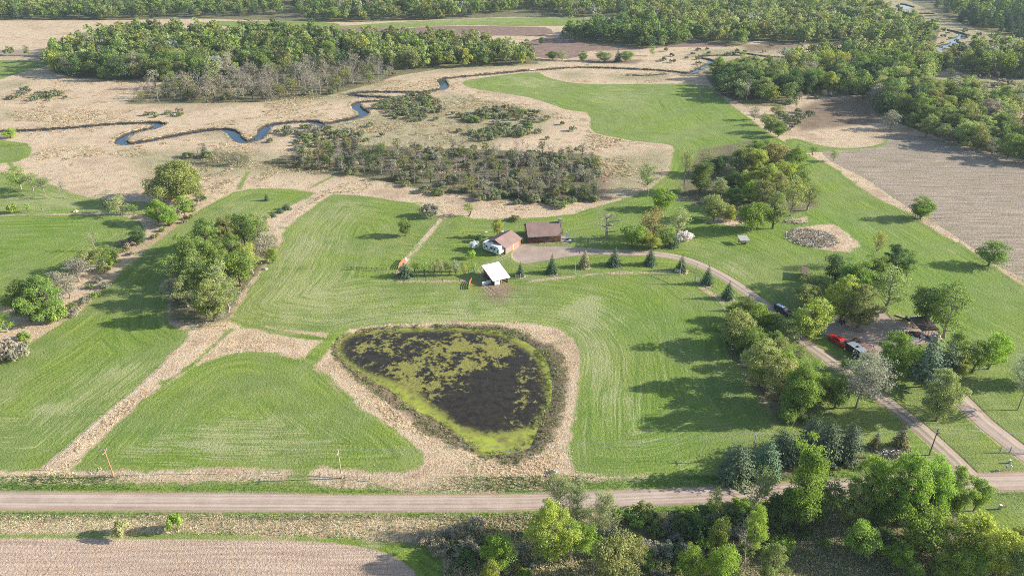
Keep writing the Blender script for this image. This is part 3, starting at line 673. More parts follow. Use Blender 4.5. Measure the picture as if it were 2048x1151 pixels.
# --- plant materials
def leaf_mat(name, mass=False, trans=.42, noise_amt=.48, rough=.6, scale=.6):
    m = M(name)
    tc = m.n('ShaderNodeTexCoord').outputs['Object'] if not mass else m.pos()
    if mass: col = m.attr('tint')['Vector']
    else: col = m.n('ShaderNodeObjectInfo').outputs['Color']
    nz = m.noise(tc, scale, 3, .6); nf = m.noise(tc, 5.0, 2, .6)
    v = m.math('ADD', m.math('MULTIPLY', nz, .5), m.math('MULTIPLY', nf, .5))
    mr = m.n('ShaderNodeMapRange'); m.L(v, mr.inputs[0]); mr.inputs[1].default_value = .3; mr.inputs[2].default_value = .7; mr.inputs[3].default_value = 1 - noise_amt; mr.inputs[4].default_value = 1 + noise_amt
    hs = m.n('ShaderNodeHueSaturation'); m.L(col, hs.inputs['Color']); m.L(mr.outputs[0], hs.inputs['Value'])
    mh = m.n('ShaderNodeMapRange'); m.L(nz, mh.inputs[0]); mh.inputs[1].default_value = .3; mh.inputs[2].default_value = .7; mh.inputs[3].default_value = .508; mh.inputs[4].default_value = .492
    m.L(mh.outputs[0], hs.inputs['Hue'])
    d = m.n('ShaderNodeBsdfDiffuse'); m.L(hs.outputs[0], d.inputs[0])
    t = m.n('ShaderNodeBsdfTranslucent'); hs2 = m.n('ShaderNodeHueSaturation'); m.L(hs.outputs[0], hs2.inputs['Color']); hs2.inputs['Value'].default_value = 1.15; hs2.inputs['Saturation'].default_value = 1.05; m.L(hs2.outputs[0], t.inputs[0])
    mx = m.n('ShaderNodeMixShader'); mx.inputs[0].default_value = trans; m.L(d.outputs[0], mx.inputs[1]); m.L(t.outputs[0], mx.inputs[2])
    m.L(mx.outputs[0], m.out.inputs[0]); return m.m
LEAF = leaf_mat('leaves'); NEEDLE = leaf_mat('needles', trans=.08, noise_amt=.45, scale=1.6); LEAFM = leaf_mat('leaves_woodland', True, scale=.35)
TWIGM = leaf_mat('twigs_woodland', True, trans=0.0, noise_amt=.3)
BLOSSOM = leaf_mat('blossom', trans=.25, noise_amt=.18)
BARK = simple('bark_brown', (.13, .105, .08), .95, var=.3, scale=2, stretch=(1, 1, .3))
BARKG = simple('bark_grey', (.30, .265, .225), .95, var=.25, scale=2, stretch=(1, 1, .3))
BARKW = simple('bark_pale', (.50, .46, .41), .9, var=.25, scale=2, stretch=(1, 1, .3))

PAL = dict(bright=(.31,.43,.095), mid=(.245,.33,.095), dark=(.13,.205,.075), yellow=(.42,.46,.11), olive=(.31,.34,.125), pale=(.38,.43,.19), orange=(.42,.37,.14),
 silver=(.40,.43,.34), white=(.85,.85,.80), conifer=(.10,.155,.085), bluecon=(.15,.205,.125), rust=(.24,.225,.11), bare=(.42,.37,.31), lime=(.34,.47,.085), feather=(.36,.42,.155), willow=(.29,.32,.17), grey=(.38,.36,.27))

def meshes(name, gen, bark=BARK, leafm=LEAF):
    (tv, tf), cr = gen
    t = mesh_np(name + '_wood', tv, tf, bark); c = mesh_np(name + '_crown', cr[0], cr[1], leafm) if cr is not None else None
    return t, c
LIB = {
 'round':  [meshes('round%d' % i, broadleaf(10 + i, 10, 8.8, .06, 46, 210, .155, 1.0)) for i in range(6)],
 'tall':   [meshes('tall%d' % i, broadleaf(30 + i, 12, 6.8, .08, 44, 190, .15, .95, taper=.6)) for i in range(3)],
 'loose':  [meshes('loose%d' % i, broadleaf(50 + i, 11, 8.0, .14, 34, 150, .145, .9, lean=.5 * (i - 1)), BARKG) for i in range(4)],
 'sparse': [meshes('sparse%d' % i, barebranch(70 + i, 11, 7.5, 30, 9, .2, 2400, .12), BARKG) for i in range(3)],
 'young':  [meshes('young%d' % i, broadleaf(90 + i, 6, 3.4, .2, 14, 75, .15, .62)) for i in range(2)],
 'spruce': [meshes('spruce%d' % i, spruce(110 + i, 7, 5.0, 20, .20), BARK, NEEDLE) for i in range(3)],
 'bigspruce': [meshes('bigspruce%d' % i, spruce(120 + i, 10, 8.4, 22, .27, ragged=.34, dens=1.15, power=.28, droop=.12), BARK, NEEDLE) for i in range(2)],
 'pine':   [meshes('pine%d' % i, spruce(130 + i, 14, 8.5, 15, .30, start=.16, ragged=.34, dens=1.0, droop=.05, power=.65), BARK, NEEDLE) for i in range(2)],
  'oak':   [meshes('oak', broadleaf(99, 14, 20, .04, 150, 210, .19, 1.4), BARKG)],
 'giant': [meshes('giant%d' % i, broadleaf(60 + i, 18, 13.5, .05, 80, 225, .18, 1.25), BARK) for i in range(2)],
 'bigtall': [meshes('bigtall%d' % i, broadleaf(35 + i, 18, 9.5, .06, 80, 200, .16, 1.15, taper=.6)) for i in range(2)],
 'spread': [meshes('spread', barebranch(76, 14, 16, 52, 12, .32, 7000, .15, up=.6), BARKG)],
 'bare':   [meshes('bare%d' % i, barebranch(150 + i, 10, 6, 22, 8, .17), BARKG) for i in range(3)],
 'snag':   [meshes('snag%d' % i, barebranch(160 + i, 9, 9, 15, 6, .5, up=.45, lev=1), BARKG) for i in range(1)],
 'shrub':  [meshes('shrub%d' % i, shrub(170 + i)) for i in range(4)],
 'blossom': [meshes('blossom%d' % i, shrub(190 + i, 4.2, 5.2, 20, 120, .16), BARK, BLOSSOM) for i in range(1)],
 'juniper': [meshes('juniper%d' % i, spruce(195 + i, 4, 3.6, 13, .2, start=.03, ragged=.25, power=.45, droop=.05), BARK, NEEDLE) for i in range(2)],
}
DIM = dict(bigtall=(18, 9.5), spread=(14, 16), oak=(14, 20), giant=(18, 13), round=(10, 8.4), tall=(12, 6.4), loose=(11, 7.6), sparse=(11, 7.5), young=(6, 3.4), spruce=(7, 5.0), bigspruce=(10, 8.4), pine=(14, 8.5), bare=(10, 6), snag=(9, 9), shrub=(3, 5), blossom=(4.2, 5.2), juniper=(4, 3.6))
NAMES = dict(bigtall='broadleaf_tree', spread='broadleaf_tree', oak='broadleaf_tree', giant='broadleaf_tree', round='broadleaf_tree', tall='broadleaf_tree', loose='broadleaf_tree', sparse='thin_leafed_tree', young='young_tree', spruce='spruce_tree', bigspruce='spruce_tree', pine='pine_tree', bare='bare_tree', snag='dead_tree', shrub='willow_shrub', blossom='blossoming_shrub', juniper='juniper_shrub')
prng = random.Random(11)
def jitter(c, a=.14):
    k = 1 + prng.uniform(-a, a); return tuple(max(.01, min(.9, x * k * (1 + prng.uniform(-.06, .06)))) for x in c)
def plant(kind, X_, Y_, h, w_, col, label, cat='tree', group=None, parts=True, z=-.05):
    if kind == 'round' and h > 13.5 and parts: kind = 'giant'
    if kind == 'tall' and h > 12.5: kind = 'bigtall'
    t, c = prng.choice(LIB[kind]); H, W = DIM[kind]; k_ = (.92, .95) if kind in ('giant', 'bigtall') else (1.06, 1.0); w_ *= k_[0]; h *= k_[1]; s = (w_ / W, w_ / W * prng.uniform(.92, 1.08), h / H)
    nm = NAMES[kind]; rz = prng.uniform(0, 2 * math.pi)
    if kind in ('loose',): rz = prng.uniform(-.5, .5)
    e = empty(nm, (X_, Y_, z), rz, label, cat, group, s)
    e.scale = s
    a = link('trunk' if kind not in ('shrub', 'blossom') else 'stems', t, e)
    if c:
        b = link('crown', c, e); b.color = (*jitter(PAL[col]), 1)
    return e
ORD = ['leftmost','second','third','fourth','fifth','sixth','seventh','eighth','ninth','tenth','eleventh','twelfth','thirteenth','fourteenth','fifteenth','sixteenth','seventeenth','eighteenth','nineteenth','twentieth','twenty-first','twenty-second','twenty-third','twenty-fourth','twenty-fifth','twenty-sixth','twenty-seventh','twenty-eighth','twenty-ninth','thirtieth']
COLW = dict(bright='bright green', mid='mid green', dark='dark green', yellow='yellow-green', olive='olive green', pale='pale green', orange='orange-tinged', silver='silvery grey', white='white flowering', conifer='dark green', bluecon='blue-green', rust='rusty brown', bare='bare grey', lime='vivid lime green', feather='feathery light green', willow='grey-green', grey='greyish')
KINDW = dict(bigtall='tall tree', spread='spreading tree', oak='oak', giant='big leafy tree', round='round-crowned tree', tall='tall tree', loose='loose-crowned tree', sparse='thin-leafed tree', young='young planted tree', spruce='spruce', bigspruce='broad spruce', pine='tall pine', bare='leafless tree', snag='dead tree', shrub='bush', blossom='blossoming bush', juniper='dense juniper')
def place_group(group, where, items):
    """items: (x, y, h_px, w_px, kind, colour[, own label])"""
    auto = sorted([i for i in range(len(items)) if len(items[i]) < 7], key=lambda i: items[i][0]); n = len(auto)
    rank = {i: k for k, i in enumerate(auto)}
    for i, it in enumerate(items):
        x, y, hp, wp, kind, col = it[:6]
        X_, Y_ = P(x, y); h = hm(y, hp); w_ = wm(y, wp)
        if len(it) > 6: lab = it[6]
        else:
            k = rank[i]; pos = ('leftmost' if k == 0 else 'rightmost' if k == n - 1 and n > 1 else ORD[k] + ' from the left') if n > 1 else ''
            lab = '%s %s, %s %s' % (COLW[col], KINDW[kind], pos, where) if pos else '%s %s %s' % (COLW[col], KINDW[kind], where)
        cat = 'shrub' if kind in ('shrub', 'blossom', 'juniper') else 'tree'
        plant(kind, X_, Y_, h, w_, col, ' '.join(lab.split()[:16]), cat, group)

place_group('trees between the marsh and the big upper field', 'in the clump beside the upper field', [
 (1368,380,80,38,'sparse','olive'),(1398,386,70,52,'tall','mid'),(1415,346,46,32,'loose','olive'),(1434,352,42,36,'round','dark'),
 (1427,440,50,50,'round','feather'),(1437,397,44,28,'tall','pale'),(1500,463,62,56,'round','bright'),(1545,457,74,48,'tall','feather'),(1580,432,80,52,'loose','feather'),(1614,421,56,46,'loose','mid'),
 (1498,404,44,32,'tall','lime'),(1487,388,46,38,'round','yellow'),(1530,388,66,62,'round','yellow'),(1480,350,62,58,'round','olive'),(1512,352,60,48,'round','yellow'),(1545,342,58,62,'round','orange'),(1585,352,60,52,'round','bright'),
 (1505,322,42,40,'round','mid'),(1532,320,42,40,'round','mid'),(1594,388,56,42,'round','mid'),(1565,374,56,42,'round','yellow'),(1462,385,42,38,'round','dark'),(1520,420,60,44,'round','olive'),(1555,405,64,44,'round','feather'),(1466,412,40,34,'round','dark')])
place_group(None, '', [
 (1295,394,66,42,'sparse','mid','thin leaning tree on the edge of the marsh pocket'),
 (1324,419,42,48,'round','lime','small bright green round tree behind the yard, below the marsh pocket'),
 (1359,394,24,16,'young','lime','tiny cone-shaped lime green tree alone beside the tree clump'),
 (1448,374,28,16,'bare','bare','pale leafless tree standing in the gap of the clump'),
 (1460,442,32,27,'round','yellow','small light yellow tree on dry grass at the foot of the clump'),
 (1507,314,34,18,'tall','dark','slim tree poking out of the top of the clump'),
 (1594,306,20,14,'young','mid','small tree at the top right corner of the clump'),
 (1353,474,62,42,'loose','pale','pale sparse tree just above the white flowering bush'),
 (1367,482,21,38,'blossom','white','white flowering crab apple bush beside the pale tree'),
 (1627,310,20,20,'young','mid','small tree on the corner of the grey ploughed field'),
 (1666,323,24,20,'loose','pale','small leaning tree on the edge of the grey ploughed field'),
 (1840,438,44,50,'round','mid','round tree standing alone on the grass edge of the ploughed field, upper one'),
 (1977,531,46,60,'round','mid','wide tree standing alone on the field edge below the other lone one'),
 (360,404,78,100,'oak','olive','huge olive oak with a broad domed crown at the marsh edge'),
 (433,382,36,18,'bare','bare','small leafless tree right of the huge oak'),
 (534,401,14,10,'juniper','conifer','tiny dark juniper alone at the top of the long hay field'),
 (812,471,36,30,'round','mid','round tree standing alone in the middle hay field'),
 (858,433,26,42,'shrub','grey','greyish wide bush at the top end of the tan fence line'),
 (937,432,30,26,'young','bright','small light green tree on the marsh edge behind the lawn'),
 (1030,441,11,26,'shrub','willow','low bush at the back edge of the lawn behind the garage'),
 (995,473,42,19,'tall','yellow','narrow yellow-green tree on the lawn behind the brown garage'),
 (957,482,15,18,'shrub','dark','dark round bush on the lawn left of the narrow tree'),
 (948,497,18,25,'blossom','white','white blossoming bush on the lawn beside the travel trailer'),
 (942,516,18,22,'blossom','lime','yellow-green budding bush on the lawn below the travel trailer'),
 (810,552,27,30,'juniper','conifer','dark dense juniper at the corner of the orange fence'),
 (1213,476,54,60,'snag','bare','large dead leafless tree on the lawn right of the log house'),
 (245,1072,30,38,'shrub','pale','pale wide bush in the ditch below the gravel road'),
 (352,1060,34,30,'shrub','bright','bright narrow bush in the ditch below the gravel road'),
 (22,276,18,26,'round','lime','small lime green tree beside the stream'),
 (62,290,25,22,'bare','bare','thin bare tree beside the stream near the small lime tree'),
 (540,285,10,16,'shrub','willow','low round bush right under the stream bend'),
])
place_group('trees beside the driveway bend above the spruces', 'in the cluster above the driveway', [
 (1264,496,52,46,'round','bright'),(1306,480,64,58,'loose','orange'),(1300,499,36,36,'round','yellow'),(1330,494,44,32,'round','mid'),(1345,494,26,22,'juniper','conifer'),(1284,492,40,34,'round','feather')])
place_group('spruces along the driveway', 'of the spruces along the driveway', [
 (1041,551,29,21,'spruce','conifer'),(1104,545,38,28,'spruce','conifer'),(1169,533,37,27,'spruce','rust'),(1229,530,38,31,'spruce','conifer'),(1300,529,38,28,'spruce','conifer'),(1362,541,34,26,'spruce','conifer'),(1414,567,37,28,'spruce','conifer'),(1455,596,36,28,'spruce','conifer'),(1494,620,32,26,'spruce','conifer')])
place_group('young trees planted in two rows beside the shed', 'in the planted rows left of the shed', [
 (833,548,28,20,'young','mid'),(850,549,34,22,'young','bright'),(866,550,30,20,'young','feather'),(882,550,30,17,'young','grey'),(897,549,26,18,'young','mid'),(913,549,30,19,'young','grey'),(929,549,24,14,'young','yellow'),
 (878,542,30,18,'young','bright'),(892,542,24,16,'young','mid'),(909,542,25,15,'young','bright'),(925,542,20,12,'young','mid')])
place_group('trees in the grove between the hay fields', 'in the grove left of the mown field', [
 (352,562,56,52,'loose','mid'),(386,547,86,60,'round','mid'),(420,522,92,62,'round','mid'),(455,502,76,56,'round','olive'),(490,492,70,56,'round','mid'),(520,502,66,50,'loose','mid'),(536,522,60,44,'loose','grey'),
 (376,612,64,50,'loose','feather'),(412,602,88,56,'round','mid'),(450,602,82,60,'loose','feather'),(482,572,76,60,'round','mid'),(506,547,62,48,'loose','yellow'),(430,642,88,66,'round','olive'),(414,636,62,48,'round','bright'),(457,624,62,52,'loose','feather'),(347,602,46,48,'loose','grey'),
 (470,540,80,50,'round','mid'),(440,560,80,54,'round','mid'),(400,580,84,50,'loose','mid'),(518,470,44,36,'round','pale')])
place_group(None, '', [
 (546,526,32,24,'round','lime','vivid green round tree at the right edge of the grove'),
 (452,652,36,28,'bare','bare','small leafless tree at the bottom tip of the grove'),
 (484,474,56,32,'bare','bare','tall bare treetop at the back of the grove'),
 (536,478,54,24,'bare','bare','white-barked bare tree at the right back of the grove')])
place_group('junipers on the dry strip above the grove', 'on the dry strip above the grove', [(574,419,13,18,'juniper','conifer'),(560,426,11,15,'juniper','conifer'),(546,434,11,13,'juniper','conifer'),(534,438,9,14,'shrub','pale')])
place_group('trees in the diagonal hedge left of the long hay field', 'in the diagonal hedge on the left', [
 (318,446,46,42,'round','bright'),(341,452,38,38,'round','bright'),(371,432,42,38,'round','bright'),(352,440,30,34,'shrub','grey'),(396,406,40,34,'loose','olive'),(278,488,34,34,'round','dark'),(192,502,42,30,'bare','bare'),
 (207,532,42,50,'loose','mid'),(182,542,48,52,'loose','olive'),(160,562,48,50,'loose','grey'),(225,522,30,32,'round','mid'),(258,492,16,40,'shrub','grey'),(62,642,88,72,'round','mid'),(95,642,96,80,'round','mid'),(122,612,70,58,'loose','grey'),(140,596,46,44,'loose','grey'),
 (16,664,40,36,'loose','lime'),(12,718,42,56,'shrub','grey'),(40,716,30,40,'shrub','grey'),(120,640,30,40,'shrub','bright')])
place_group('trees in the rough pasture at the left edge', 'in the rough pasture on the left', [
 (42,378,46,44,'loose','bright'),(66,382,38,32,'loose','pale'),(92,391,38,36,'sparse','pale'),(129,396,46,26,'bare','bare'),(27,426,22,18,'shrub','bright'),(57,424,20,17,'young','lime'),(243,429,40,44,'loose','pale'),(210,416,17,20,'young','mid'),(268,428,20,22,'young','bright')])
place_group('trees round the farmyard', 'round the farmyard', [
 (1746,532,72,36,'sparse','yellow'),(1665,572,62,44,'round','dark'),(1700,602,88,78,'round','mid'),(1742,585,80,60,'round','mid'),(1782,562,78,62,'round','dark'),(1812,556,56,40,'loose','mid'),(1768,624,90,68,'loose','feather'),
 (1628,592,50,56,'round','feather'),(1610,612,46,46,'round','feather'),(1680,642,96,72,'round','yellow'),(1714,657,92,72,'round','olive'),(1618,670,72,68,'round','yellow'),(1845,647,82,60,'round','mid'),(1887,674,108,68,'loose','mid'),(1862,655,94,58,'loose','mid'),
 (1784,758,98,86,'round','bright'),(1915,750,46,40,'round','yellow'),(1912,706,44,44,'round','mid'),(1944,742,62,52,'round','mid'),(1976,737,72,50,'round','lime')])
place_group(None, '', [
 (1843,772,108,80,'pine','bluecon','tall blue-green pine right of the bright tree by the black trailer'),
 (1886,748,70,54,'pine','bluecon','smaller pine behind the tall blue-green pine'),
 (1872,840,104,80,'round','feather','large feathery pale green tree between the driveway and the farm track'),
 (1712,814,94,108,'spread','silver','big spreading silvery tree with bare limbs over the driveway'),
 (2036,818,112,72,'spread','silver','thin silvery tree standing right of the farm track'),
 (2062,765,76,64,'round','mid','green tree cut by the right edge above the farm track'),
 (1690,740,22,26,'round','bright','small bush-like tree left of the black trailer'),
])
place_group('trees in the row along the west side of the driveway', 'in the row between field and driveway', [
 (1472,692,70,68,'round','feather'),(1515,657,50,56,'round','bright'),(1576,682,44,54,'loose','mid'),(1516,772,96,84,'round','feather'),(1588,757,66,52,'loose','olive'),(1590,834,118,82,'round','bright'),(1640,792,46,38,'round','lime'),(1668,817,68,54,'round','mid'),(1583,840,46,30,'round','dark'),
 (1556,800,86,60,'round','feather'),(1492,640,44,44,'round','mid'),(1462,640,34,34,'round','bright'),(1548,735,60,50,'round','olive'),(1500,710,60,50,'round','mid'),(1565,770,70,50,'loose','bright'),(1570,845,40,40,'round','mid'),(1545,668,44,44,'round','mid'),(1545,700,40,40,'round','mid'),(1626,814,58,44,'round','mid')])
place_group('spruces along the gravel road', 'of the conifers along the gravel road', [
 (1468,960,68,64,'bigspruce','bluecon'),(1527,947,64,58,'bigspruce','bluecon'),(1560,917,56,56,'bigspruce','bluecon'),(1645,922,80,62,'bigspruce','bluecon'),(1690,920,72,52,'bigspruce','bluecon'),(1748,895,34,28,'spruce','rust'),(1798,895,52,36,'spruce','rust'),(1618,900,66,50,'bigspruce','bluecon')])
place_group('trees overhanging the gravel road from below', 'in the thicket below the gravel road', [
 (1427,1037,60,32,'loose','mid'),(1506,1044,92,72,'sparse','mid'),(1592,1054,170,84,'tall','bright'),(1650,1052,88,54,'loose','dark'),(1695,1052,82,54,'round','feather'),(1726,1034,122,84,'round','bright'),(1790,1047,142,94,'round','bright'),(1848,1040,122,78,'round','bright'),(1896,1032,98,60,'round','bright'),(1946,1022,66,42,'round','bright'),
 (1570,1050,70,56,'round','mid'),(1625,1050,90,50,'round','mid'),(1750,1050,60,60,'round','mid'),(1540,1054,56,54,'round','dark'),(1820,1052,66,60,'round','mid')])
place_group('trees in the bottom right corner', 'in the bottom right corner', [
 (1712,1114,64,62,'round','bright'),(1793,1137,50,54,'round','bright'),(1836,1112,88,86,'round','bright'),(1925,1126,94,92,'round','yellow'),(1982,1158,90,72,'round','yellow'),(1920,1164,64,62,'round','bright'),(2040,1180,96,84,'round','feather'),(2012,1122,56,60,'round','yellow'),(1824,1168,38,36,'round','bright'),(2110,1120,100,90,'round','mid'),(1765,1100,34,50,'round','dark'),(1875,1158,46,46,'round','bright')])
place_group('trees in the bottom middle thicket', 'in the bottom middle thicket', [
 (1500,1112,96,46,'tall','lime'),(1480,1132,88,60,'bare','bare'),(1432,1117,80,36,'tall','yellow'),(1440,1174,74,72,'round','lime'),(1535,1168,78,58,'giant','feather'),(1100,1122,112,96,'giant','yellow'),(1117,1062,96,58,'spread','pale'),(1152,1064,84,52,'spread','pale'),(1206,1077,80,58,'spread','pale'),
 (1166,1107,62,48,'round','bright'),(1226,1164,90,84,'round','feather'),(1275,1142,64,36,'loose','olive'),(1000,1142,68,60,'round','lime'),(982,1168,44,38,'round','yellow'),(1378,1168,78,46,'tall','lime'),(1140,1112,70,60,'loose','bright')])
place_group('dark bushes under the trees below the road', 'below the road bend', [(1362,1072,34,40,'shrub','dark'),(1392,1078,38,44,'shrub','dark'),(1422,1076,36,40,'shrub','dark'),(1462,1050,28,40,'shrub','dark'),(1330,1060,18,34,'shrub','grey'),(1300,1100,20,40,'shrub','grey'),(1340,1110,20,46,'shrub','grey'),(850,1080,14,40,'shrub','grey'),(880,1100,16,46,'shrub','grey'),(905,1068,12,30,'shrub','grey')])
place_group('trees in the hedgerow right of the upper field', 'in the hedgerow right of the upper field', [
 (1510,240,28,24,'loose','grey'),(1541,265,36,32,'round','mid'),(1556,274,32,28,'round','mid'),(1550,232,24,30,'loose','olive'),(1528,250,24,24,'loose','olive'),(1575,244,12,20,'shrub','willow'),(1568,262,14,20,'shrub','grey')])
place_group('trees lining the top of the grey ploughed field', 'on the far edge of the grey ploughed field', [
 (1779,259,38,38,'loose','grey'),(1816,259,34,19,'tall','mid'),(1851,273,42,32,'round','feather'),(1880,281,36,32,'loose','feather'),(1930,292,56,60,'round','feather'),(1952,300,48,40,'round','olive'),(1985,306,30,30,'loose','grey'),(2015,316,52,48,'round','mid'),(2050,325,60,52,'round','mid'),(1897,284,24,26,'loose','grey')])
place_group('lone trees on the far fields', 'on the far fields', [(782,64,13,10,'round','dark'),(1083,89,14,12,'round','dark'),(966,76,14,10,'loose','pale'),(1105,120,18,22,'round','mid'),(1125,121,20,26,'loose','pale'),(1165,122,20,20,'round','mid'),(1200,122,22,22,'loose','pale'),(1235,124,26,18,'spruce','conifer'),(1252,124,24,26,'round','mid'),(1210,124,20,26,'round','feather'),(1306,112,20,16,'loose','pale'),(1332,103,9,10,'shrub','willow')])
# ================================================================ WOODS AND MARSH SHRUBS
wr = np.random.RandomState(21)
def scatter(poly_px, spacing, seed, jit=.42):
    poly = PA(poly_px); lo = poly.min(0); hi = poly.max(0); r = np.random.RandomState(seed)
    gx = np.arange(lo[0], hi[0], spacing); gy = np.arange(lo[1], hi[1], spacing); GX, GY = np.meshgrid(gx, gy); GX[1::2] += spacing / 2
    x = GX.ravel() + r.uniform(-jit, jit, GX.size) * spacing; y = GY.ravel() + r.uniform(-jit, jit, GX.size) * spacing
    d = sdf_poly(x, y, poly); k = (d + (vnoise(x, y, spacing * 2.5, seed) - .5) * spacing * 1.5 > 0) & (np.abs(x) < y * .80 + 30)
    return np.column_stack([x[k], y[k]]), d[k]
def pick(r, table):
    ks = list(table); p = np.array([table[k] for k in ks], float); return ks[r.choice(len(ks), p=p / p.sum())]
# each wood: polygon, spacing, mean height, mix of (kind, colour)
DECID = {('bare','bare'):1.0,('round','silver'):.3,('tall','feather'):1.5,('round','mid'):5,('round','olive'):3,('round','bright'):1.6,('round','feather'):2,('tall','mid'):2,('loose','pale'):1.2,('round','dark'):1.6,('round','yellow'):.3,('loose','grey'):1.2,('pine','conifer'):.5}
GREYW = {('bare','bare'):7,('loose','grey'):2,('shrub','willow'):2,('loose','olive'):1}
SWAMP = {('bare','bare'):6.0,('loose','grey'):1.8,('shrub','willow'):2.8,('loose','olive'):1.6,('shrub','grey'):1.6}
PINEY = {('pine','conifer'):5,('spruce','conifer'):3,('round','mid'):2,('tall','mid'):2}
YELLW = {('bare','bare'):.8,('loose','grey'):.8,('round','pale'):1.0,('tall','yellow'):.7,('round','olive'):3,('round','yellow'):1,('round','feather'):4,('round','mid'):3,('loose','feather'):2,('tall','bright'):1}
WOODS = [
 ('left wood beyond the stream', [(100,128),(140,100),(190,84),(260,72),(400,72),(520,74),(600,76),(700,86),(730,95),(700,120),(560,140),(420,160),(330,165),(240,165),(150,156),(115,146)], 7.6, 13.5, DECID, .0),
 ('wood in the middle beyond the stream', [(700,90),(760,82),(860,84),(1000,98),(1060,114),(1072,128),(1000,132),(880,137),(800,140),(730,130),(700,120)], 7.2, 12.5, YELLW, .0),
 ('grey leafless wood beyond the stream', [(250,207),(300,178),(420,162),(560,142),(700,122),(780,140),(800,148),(740,168),(690,184),(640,194),(500,204)], 5.6, 10.5, GREYW, .0),
 ('far wood along the top left', [(-150,-20),(560,-20),(560,30),(400,36),(200,40),(-150,42)], 10.5, 14, {('pine','conifer'):3,('round','mid'):4,('round','feather'):3,('tall','mid'):2}, 1.0),
 ('far wood along the top middle', [(560,-20),(1290,-20),(1290,28),(1240,33),(1150,35),(1060,20),(920,38),(790,42),(700,45),(600,42),(580,25),(600,12)], 9.8, 14, DECID, 1.0),
 ('small wood in the far brown field', [(1110,72),(1240,58),(1360,76),(1368,92),(1300,98),(1240,90),(1160,84),(1110,76)], 8.0, 14, {('round','mid'):4,('tall','mid'):3,('pine','conifer'):1,('round','dark'):2}, .0),
 ('far wood at the top right', [(1290,60),(1240,44),(1290,25),(1290,-20),(1690,-20),(1740,20),(1790,42),(1830,52),(1870,66),(1865,93),(1700,90),(1560,87),(1510,82),(1480,92),(1430,88),(1372,74)], 8.8, 14, YELLW, .5),
 ('marsh edge trees above the upper field', [(1405,150),(1470,138),(1560,152),(1600,190),(1575,212),(1490,210),(1430,184)], 7.4, 13, YELLW, .0),
 ('right middle wood', [(1568,146),(1590,120),(1700,108),(1870,112),(1885,140),(1830,176),(1700,190),(1600,190)], 7.4, 13, DECID, .0),
 ('wood above the grey ploughed field', [(1735,200),(1800,178),(1960,208),(2048,245),(2250,330),(2200,350),(2048,318),(1985,300),(1900,276),(1830,254),(1756,232)], 7.6, 14, YELLW, .0),
 ('wood at the far right edge', [(1890,112),(2048,104),(2300,120),(2300,170),(2048,158),(1940,150)], 8.2, 14, DECID, .0),
 ('pine wood at the top right corner', [(1880,20),(1860,-20),(2300,-20),(2300,90),(2048,84),(1960,62)], 10, 15, PINEY, 1.0),
 ('thicket at the right edge', [(1960,200),(2048,190),(2250,215),(2250,240),(2048,212)], 8.0, 9, DECID, .0),
 ('swamp wood in the middle of the marsh', [(560,330),(680,292),(860,300),(1000,304),(1185,312),(1200,332),(1188,402),(1100,408),(960,398),(900,380),(830,372),(700,350),(620,338)], 4.3, 6.8, SWAMP, .0),
 ('small swamp thicket in the marsh', [(370,318),(430,306),(495,316),(488,332),(400,333)], 5.5, 5.5, SWAMP, .0),
 ('grey swamp at the far right', [(1880,150),(2048,158),(2250,180),(2250,205),(2048,190),(1950,195),(1870,175)], 8.0, 6, SWAMP, .0),
 ('swamp thicket below the right middle wood', [(1560,205),(1640,190),(1740,186),(1740,195),(1640,200),(1590,214)], 6.0, 6, SWAMP, .0),
 ('scrub along the far river', [(1700,70),(1760,30),(1850,60),(1940,60),(2030,96),(1900,100),(1870,95),(1860,70),(1780,45)], 16.0, 4, {('shrub','willow'):1}, .0),
 ('trees along the far left road', [(-60,112),(-60,108),(60,108),(62,112)], 9.0, 8, DECID, .0),
]
